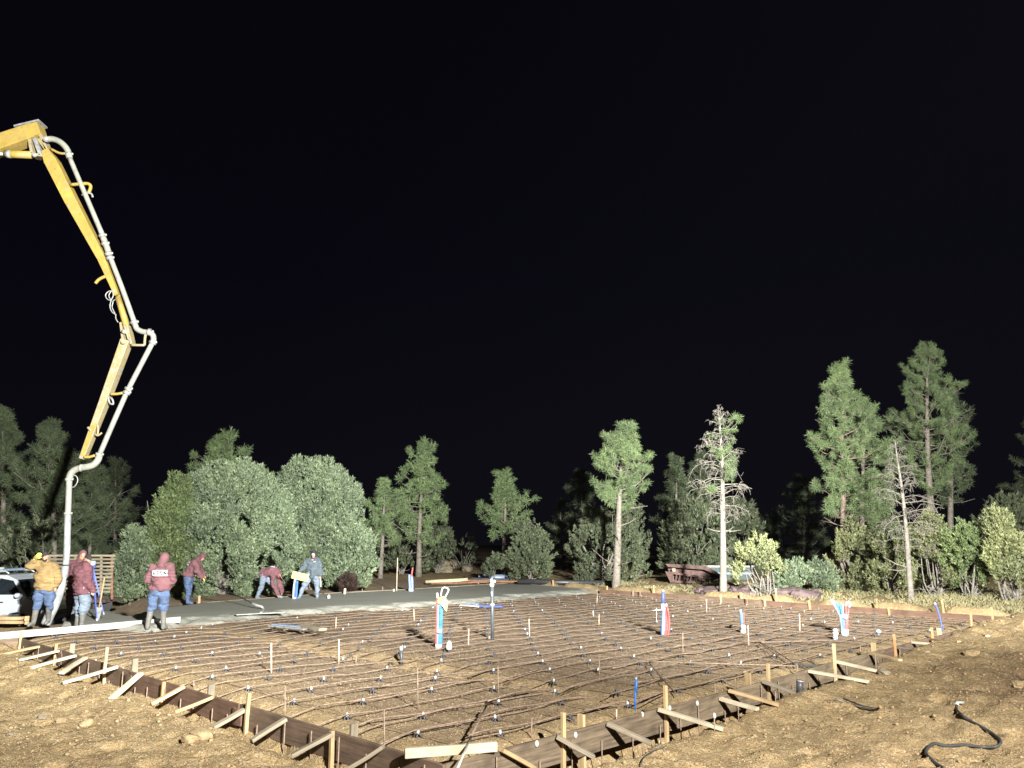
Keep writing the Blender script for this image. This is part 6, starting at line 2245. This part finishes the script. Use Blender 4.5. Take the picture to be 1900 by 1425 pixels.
def juniper(px, ytop, ybase, wpx, label, Y=None, mat='jun', lobes=60, per=50, prof=prof_dome, seed=1, far=False, lift=0.0, stems=5, lobe_r=0.42, name='juniper_tree', cat='juniper', group='junipers around the site', deep=0.75, ss=1.0, top_px=None):
    global rng
    rng = np.random.default_rng(seed)
    random.seed(seed)
    b = G(px, ybase, -0.08) if Y is None else D(px, ybase, Y)
    Y = b.y
    base = Vector((b.x, b.y, b.z))
    Hh = D(px, ytop, Y).z - base.z
    lean = (D(top_px, ytop, Y).x - D(px, ytop, Y).x) if top_px else 0
    Rm = wpx / PXM(Y) / 2
    root = thing(name, label, cat, base, group)
    P, Dn, Sc = [], [], []
    lr = lobe_r
    for k_ in range(lobes):
        t = lift + (0.97 - lift) * ((k_ + rng.uniform(0, 1)) / lobes) ** 0.85
        a = rng.uniform(0, 6.28)
        if rng.random() < 0.55:           # more lobes on the side that faces the site
            a = -math.pi / 2 + rng.normal() * 0.9
        rr = Rm * float(prof(np.array(t)))
        c = np.array([math.cos(a) * max(rr - lr * 0.75, 0) + lean * t, math.sin(a) * max(rr - lr * .75, 0) * 0.9, t * Hh * 0.96])
        c += rng.normal(size=3) * 0.17 * lr
        L_ = lr * rng.uniform(0.7, 1.25) * (0.75 + 0.25 * min(1, Rm))
        if rng.random() < 0.22:           # shoots that break the outline
            L_ *= 0.5
            c = c + np.array([math.cos(a), math.sin(a), 0.6 + t]) * lr * rng.uniform(0.2, 0.55)
        out = np.array([math.cos(a), math.sin(a), 0.35 + 0.8 * t])
        out /= np.linalg.norm(out)
        m_ = max(3, int(per * 0.40 * rng.uniform(0.7, 1.2)))
        v_ = rng.normal(size=(m_, 3))
        v_ /= np.linalg.norm(v_, axis=1)[:, None]
        dt = v_ @ out
        v_ = np.where((dt < -0.25)[:, None], -v_, v_)
        rad = L_ * rng.uniform(deep, 1.0, m_)
        p_ = c + v_ * rad[:, None] * np.array([1, 1, 1.15])
        P.append(p_)
        Dn.append(v_ * 0.6 + out * 0.35 + np.array([0, 0, 0.95]) + rng.normal(size=(m_, 3)) * .2)
        Sc.append(rng.uniform(0.6, 1.3, m_) * ss)
    P = np.concatenate(P)
    Dn = np.concatenate(Dn)
    Sc = np.concatenate(Sc)
    P[:, 2] = np.maximum(P[:, 2], 0.05)
    mb = MB()
    for q in range(stems):
        a = rng.uniform(0, 6.28)
        e_ = Vector((math.cos(a) * Rm * rng.uniform(.25, .75) + lean * .5, math.sin(a) * Rm * .5, Hh * rng.uniform(.45, .85)))
        s0 = Vector((rng.uniform(-.15, .15), rng.uniform(-.15, .15), -.1))
        m1 = s0.lerp(e_, .4) + Vector(rng.normal(size=3)) * .12
        r_ = 0.028 * Hh * rng.uniform(.5, 1)
        mb.tube(smooth_path([s0, m1, e_], 4), [r_ * (1 - i / 9.5) for i in range(9)], 6, cap=False)
        for z in range(4):
            f = rng.uniform(.2, .8)
            o = s0.lerp(m1, f)
            e2 = o + Vector((rng.normal() * .5, -abs(rng.normal()) * .4, rng.uniform(.1, .5))) * Rm * .55
            mb.tube([o, o.lerp(e2, .5) + Vector(rng.normal(size=3)) * .05, e2], [r_ * .4, r_ * .25, .006], 5, cap=False)
    me = mb.mesh('trunk', [M['dead']], True)
    o = bpy.data.objects.new('trunk', me)
    COL.objects.link(o)
    o.parent = root
    leaves('crown', P, Dn, Sc, SPRAY_FAR if far else SPRAY, M[mat], root)
    return root


# near left: the big rounded junipers
juniper(412, 866, 1112, 236, 'very big round pale green juniper behind the man with the yellow glove', Y=32.8, lobes=230, per=52, seed=3, lobe_r=0.36, stems=8)
juniper(290, 893, 1118, 136, 'left hand yellowish green juniper touching the big round one', Y=31.2, lobes=100, per=52, seed=4, mat='jun_g', prof=prof_cone, lobe_r=0.40, top_px=318)
juniper(243, 1000, 1118, 80, 'low leafy juniper skirt at the left foot of the yellowish juniper', Y=30, lobes=26, per=46, seed=5, mat='jun', prof=prof_cone, lobe_r=0.34, stems=2)
juniper(575, 862, 1092, 186, 'big rounded green juniper behind the man in the dark jacket', Y=36, lobes=190, per=52, seed=6, lobe_r=0.38, stems=6)
juniper(652, 985, 1090, 84, 'small juniper bush at the right flank of the round junipers', Y=35, lobes=30, per=48, seed=7, lobe_r=0.36, stems=5, prof=prof_dome)
juniper(487, 880, 1092, 62, 'yellow tinged juniper top showing between the two big round junipers', Y=38, lobes=30, per=45, seed=8, mat='jun_g', lobe_r=0.42, prof=prof_dome)
pine(412, 813, 1070, 150, 'dark green pine top rising behind the big round juniper', Y=44, cb=0.35, seed=9, far=True, nb=60, tn=20, lop=0.1)
# far left dark group
pine(6, 756, 1088, 120, 'tall dark pine at the left edge of the picture', Y=36, cb=0.15, seed=12, mat='pine_dim', nb=60, tn=22, top_px=8)
pine(100, 782, 1090, 190, 'broad dark pine behind the grey drop hose', Y=34, cb=0.12, seed=13, mat='pine_dim', nb=70, tn=26, top_px=92)
pine(165, 868, 1090, 130, 'middle dark pine between the drop hose and the yellowish juniper', Y=37, cb=0.12, seed=14, mat='pine_dim', nb=50, tn=20)
pine(212, 850, 1085, 110, 'dimmest pine standing behind the left junipers', Y=56, cb=0.15, seed=15, mat='pine_dim', nb=50, tn=16, far=True)
juniper(60, 985, 1095, 120, 'bare grey twiggy shrub above the white car', Y=30, mat='jun_dim', lobes=10, per=14, seed=16, stems=12, lobe_r=0.5, prof=prof_dome, name='bare_shrub', cat='shrub')
# middle
pine(706, 889, 1066, 84, 'left pine of the middle pair with a curved trunk', Y=47, cb=0.30, seed=21, far=True, nb=44, tn=16, top_px=712, base_r=1.3)
pine(777, 820, 1063, 122, 'taller right pine of the middle pair behind the tall lath', Y=49, cb=0.24, seed=22, far=True, nb=58, tn=20, top_px=786, base_r=1.2)
pine(933, 879, 1064, 96, 'single pine with bare trunk left of the small round juniper', Y=48, cb=0.38, seed=23, far=True, nb=46, tn=16, top_px=937, base_r=1.3, low_dead=6)
juniper(985, 980, 1078, 74, 'small grey green juniper beside the bare trunked middle pine', Y=42, mat='jun_dim', lobes=34, per=34, seed=24, lobe_r=0.40, prof=prof_dome, stems=4)
juniper(918, 1040, 1072, 26, 'tiny juniper seedling left of the bare trunked middle pine', Y=42, mat='jun_dim', lobes=8, per=24, seed=25, lobe_r=0.22, stems=2)
juniper(745, 965, 1062, 110, 'dim bush under the middle pair of pines', Y=52, mat='jun_dim', lobes=26, per=34, seed=26, far=True, lobe_r=0.6, stems=5)
juniper(812, 980, 1060, 60, 'dim bush at the right foot of the middle pair of pines', Y=53, mat='jun_dim', lobes=18, per=30, seed=27, far=True, lobe_r=0.5, stems=4)
juniper(860, 1006, 1058, 66, 'leafless brush between the middle pines and the single pine', Y=60, mat='jun_dim', lobes=8, per=10, seed=28, far=True, lobe_r=0.6, stems=9, name='bare_shrub', cat='shrub')
pine(1078, 872, 1072, 100, 'dim pine left of the bright near pine', Y=54, cb=0.15, seed=31, far=True, nb=46, tn=16, mat='pine_dim')
pine(1042, 925, 1070, 60, 'lower dim pine at the far left of the near pine group', Y=62, cb=0.1, seed=32, far=True, nb=30, tn=14, mat='pine_dim')
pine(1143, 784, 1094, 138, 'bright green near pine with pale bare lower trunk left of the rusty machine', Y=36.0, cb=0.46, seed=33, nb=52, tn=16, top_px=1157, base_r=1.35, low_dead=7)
juniper(1118, 955, 1080, 130, 'grey twiggy juniper behind the trunk of the bright near pine', Y=42, mat='jun_dim', lobes=44, per=34, seed=34, lobe_r=0.5, stems=12)
juniper(1172, 945, 1078, 70, 'dark juniper just right of the bright near pine trunk', Y=44, mat='jun_dim', lobes=28, per=34, seed=35, lobe_r=0.5, stems=5)
pine(1256, 846, 1070, 84, 'slim dim pine behind the rusty machine', Y=50, cb=0.18, seed=36, far=True, nb=46, tn=15, mat='pine_dim')
pine(1300, 835, 1066, 80, 'dim pine half hidden by the sparse half dead pine', Y=58, cb=0.2, seed=37, far=True, nb=44, tn=14, mat='pine_dim')
juniper(1290, 945, 1062, 120, 'wide dark juniper behind the rusty machine', Y=47, mat='jun_dim', lobes=50, per=38, seed=38, far=True, lobe_r=0.6, stems=5)
juniper(1368, 935, 1066, 90, 'dark juniper behind the steel container', Y=50, mat='jun_dim', lobes=40, per=38, seed=39, far=True, lobe_r=0.6)
pine(1342, 748, 1107, 124, 'sparse half dead pine with pale trunk beside the steel container', Y=30.8, cb=0.42, seed=41, nb=90, tn=8, dead=0.55, top_px=1331, bark='dead', base_r=1.05, low_dead=7, mat='pine')
juniper(1418, 1014, 1107, 88, 'wind bent juniper bush with many bare pale stems', Y=30.5, mat='jun_y', lobes=16, per=22, seed=42, lobe_r=0.26, stems=18, top_px=1408, lift=0.35)
juniper(1470, 1055, 1104, 50, 'low green juniper spreading right of the bent one', Y=33, mat='jun', lobes=14, per=26, seed=43, lobe_r=0.26, stems=6)
juniper(1524, 1062, 1104, 50, 'small rounded green shrub left of the red barked trunk', Y=33, mat='jun', lobes=16, per=34, seed=44, lobe_r=0.26, stems=4, prof=prof_dome)
# right group
pine(1562, 676, 1094, 150, 'big bright pine with reddish trunk at the right of the pad', Y=35.5, cb=0.30, seed=51, nb=66, tn=17, top_px=1556, base_r=0.95, bark='bark_red', low_dead=8, lop=.05)
pine(1596, 742, 1088, 130, 'second bright pine leaning out behind the red barked one', Y=38, cb=0.34, seed=52, nb=52, tn=15, top_px=1604, base_r=0.9, bark='bark', low_dead=8)
pine(1740, 638, 1085, 168, 'tallest pine standing dim behind the dead snag at right', Y=43, cb=0.36, seed=53, nb=78, tn=18, top_px=1716, base_r=1.0, lop=0.1)
pine(1766, 720, 1085, 100, 'dim pine pressed against the right side of the tallest pine', Y=47, cb=0.4, seed=54, nb=50, tn=16, top_px=1765, far=True, mat='pine_dim')
pine(1691, 810, 1114, 112, 'bare dead pine snag with drooping grey branches', Y=28.6, cb=0.30, seed=55, nb=56, tn=3, dead=1.0, top_px=1662, bark='dead', base_r=0.95, low_dead=3)
pine(1640, 880, 1080, 100, 'low green pine between the red barked pine and the snag', Y=44, cb=0.1, seed=56, nb=40, tn=16, far=True)
juniper(1592, 985, 1100, 92, 'yellow green juniper right of the red barked trunk', Y=34, mat='jun_y', lobes=30, per=24, seed=57, lobe_r=0.36, stems=7)
juniper(1655, 1010, 1105, 64, 'yellowish juniper left of the dead snag trunk', Y=31.5, mat='jun_y', lobes=20, per=24, seed=58, lobe_r=0.32, stems=5)
juniper(1738, 966, 1110, 92, 'tall yellow green juniper just right of the dead snag', Y=31, mat='jun_y', lobes=40, per=22, seed=59, lobe_r=0.36, prof=prof_cone, stems=12, lift=.2)
juniper(1806, 980, 1114, 88, 'middle paler juniper of the right hand row', Y=30, mat='jun_g', lobes=34, per=20, seed=60, lobe_r=0.30, prof=prof_dome, stems=12, lift=.26, top_px=1800)
juniper(1884, 962, 1122, 84, 'rightmost yellow green juniper at the picture edge', Y=28.5, mat='jun_y', lobes=36, per=22, seed=61, lobe_r=0.36, prof=prof_cone, stems=12, lift=.28, top_px=1868)
juniper(1876, 935, 1060, 110, 'dim juniper behind the rightmost pair', Y=44, mat='jun_dim', lobes=40, per=36, seed=62, far=True, lobe_r=0.6)
juniper(1700, 1050, 1100, 70, 'low juniper bush around the foot of the dead snag', Y=34, mat='jun_y', lobes=22, per=28, seed=63, lobe_r=0.30, stems=6)
pine(1490, 890, 1070, 120, 'dark unlit pine left of the big bright pine', Y=60, cb=0.1, seed=64, far=True, nb=50, tn=16, mat='pine_dim')
pine(1430, 960, 1066, 90, 'dark unlit low pine behind the bent juniper bush', Y=62, cb=0.05, seed=65, far=True, nb=36, tn=16, mat='pine_dim')
pine(1925, 745, 1085, 120, 'dim pine cut by the right edge of the picture', Y=50, cb=0.2, seed=66, far=True, nb=50, tn=16, mat='pine_dim')


# dry grass on the verge behind the forms
def grass(n=5200):
    g = np.random.default_rng(5)
    x = g.uniform(4, 27, n)
    y = g.uniform(23, 40, n)
    dx, dy = x - C0.x, y - C0.y
    u = dx * U.x + dy * U.y
    v = dx * V.x + dy * V.y
    ok = (u > back_u(v) + 0.9) & (vnoise(x, y, 1.6, 77) > -0.05)
    x, y = x[ok], y[ok]
    pos = np.stack([x, y, ground_h(x, y) - 0.02], -1)
    tv, tf = needle_tuft(9, 0.20, 0.02, 0.9, 9)
    global rng
    rng = g
    me = scatter('dry_grass', tv, tf, pos, frames(np.tile([0.0, 0, 1], (len(x), 1)) + g.normal(size=(len(x), 3)) * .1), g.uniform(.5, 1.5, len(x)), M['grass'])
    o = bpy.data.objects.new('dry_grass', me)
    COL.objects.link(o)
    tag(o, 'thin dry grass on the ground behind the far forms', 'grass', None, 'stuff')


grass()

# the light tower that lights the site, standing behind the photographer
t = thing('light_tower', 'mobile light tower with four floodlights standing behind the photographer', 'light tower', (TOWER.x, TOWER.y - 0.25, -0.3))
MB().tube([(TOWER.x, TOWER.y - .35, 0.9), (TOWER.x, TOWER.y - .35, TOWER.z)], 0.06, 10).obj('mast', M['steel'], t, True)
MB().box((TOWER.x, TOWER.y - .6, 0.35), (1.2, 1.7, 0.9)).obj('generator', M['yellowp'], t, bevel=0.05)
MB().box((TOWER.x, TOWER.y - .35, TOWER.z), (1.6, 0.05, 0.06)).obj('crossbar', M['steel'], t)
for s_ in (-0.6, -0.2, 0.2, 0.6):
    MB().box((TOWER.x + s_, TOWER.y - .22, TOWER.z), (0.34, 0.12, 0.30)).obj('floodlight', M['black'], t, bevel=0.02)

p = G(645, 1099, 0)
juniper(646, 1088, 1102, 14, 'low heap of dead brown brush at the right foot of the round junipers', mat='brush', lobes=14, per=40, seed=91, lobe_r=0.22, stems=4, name='brush_pile', cat='brush pile', group=None)
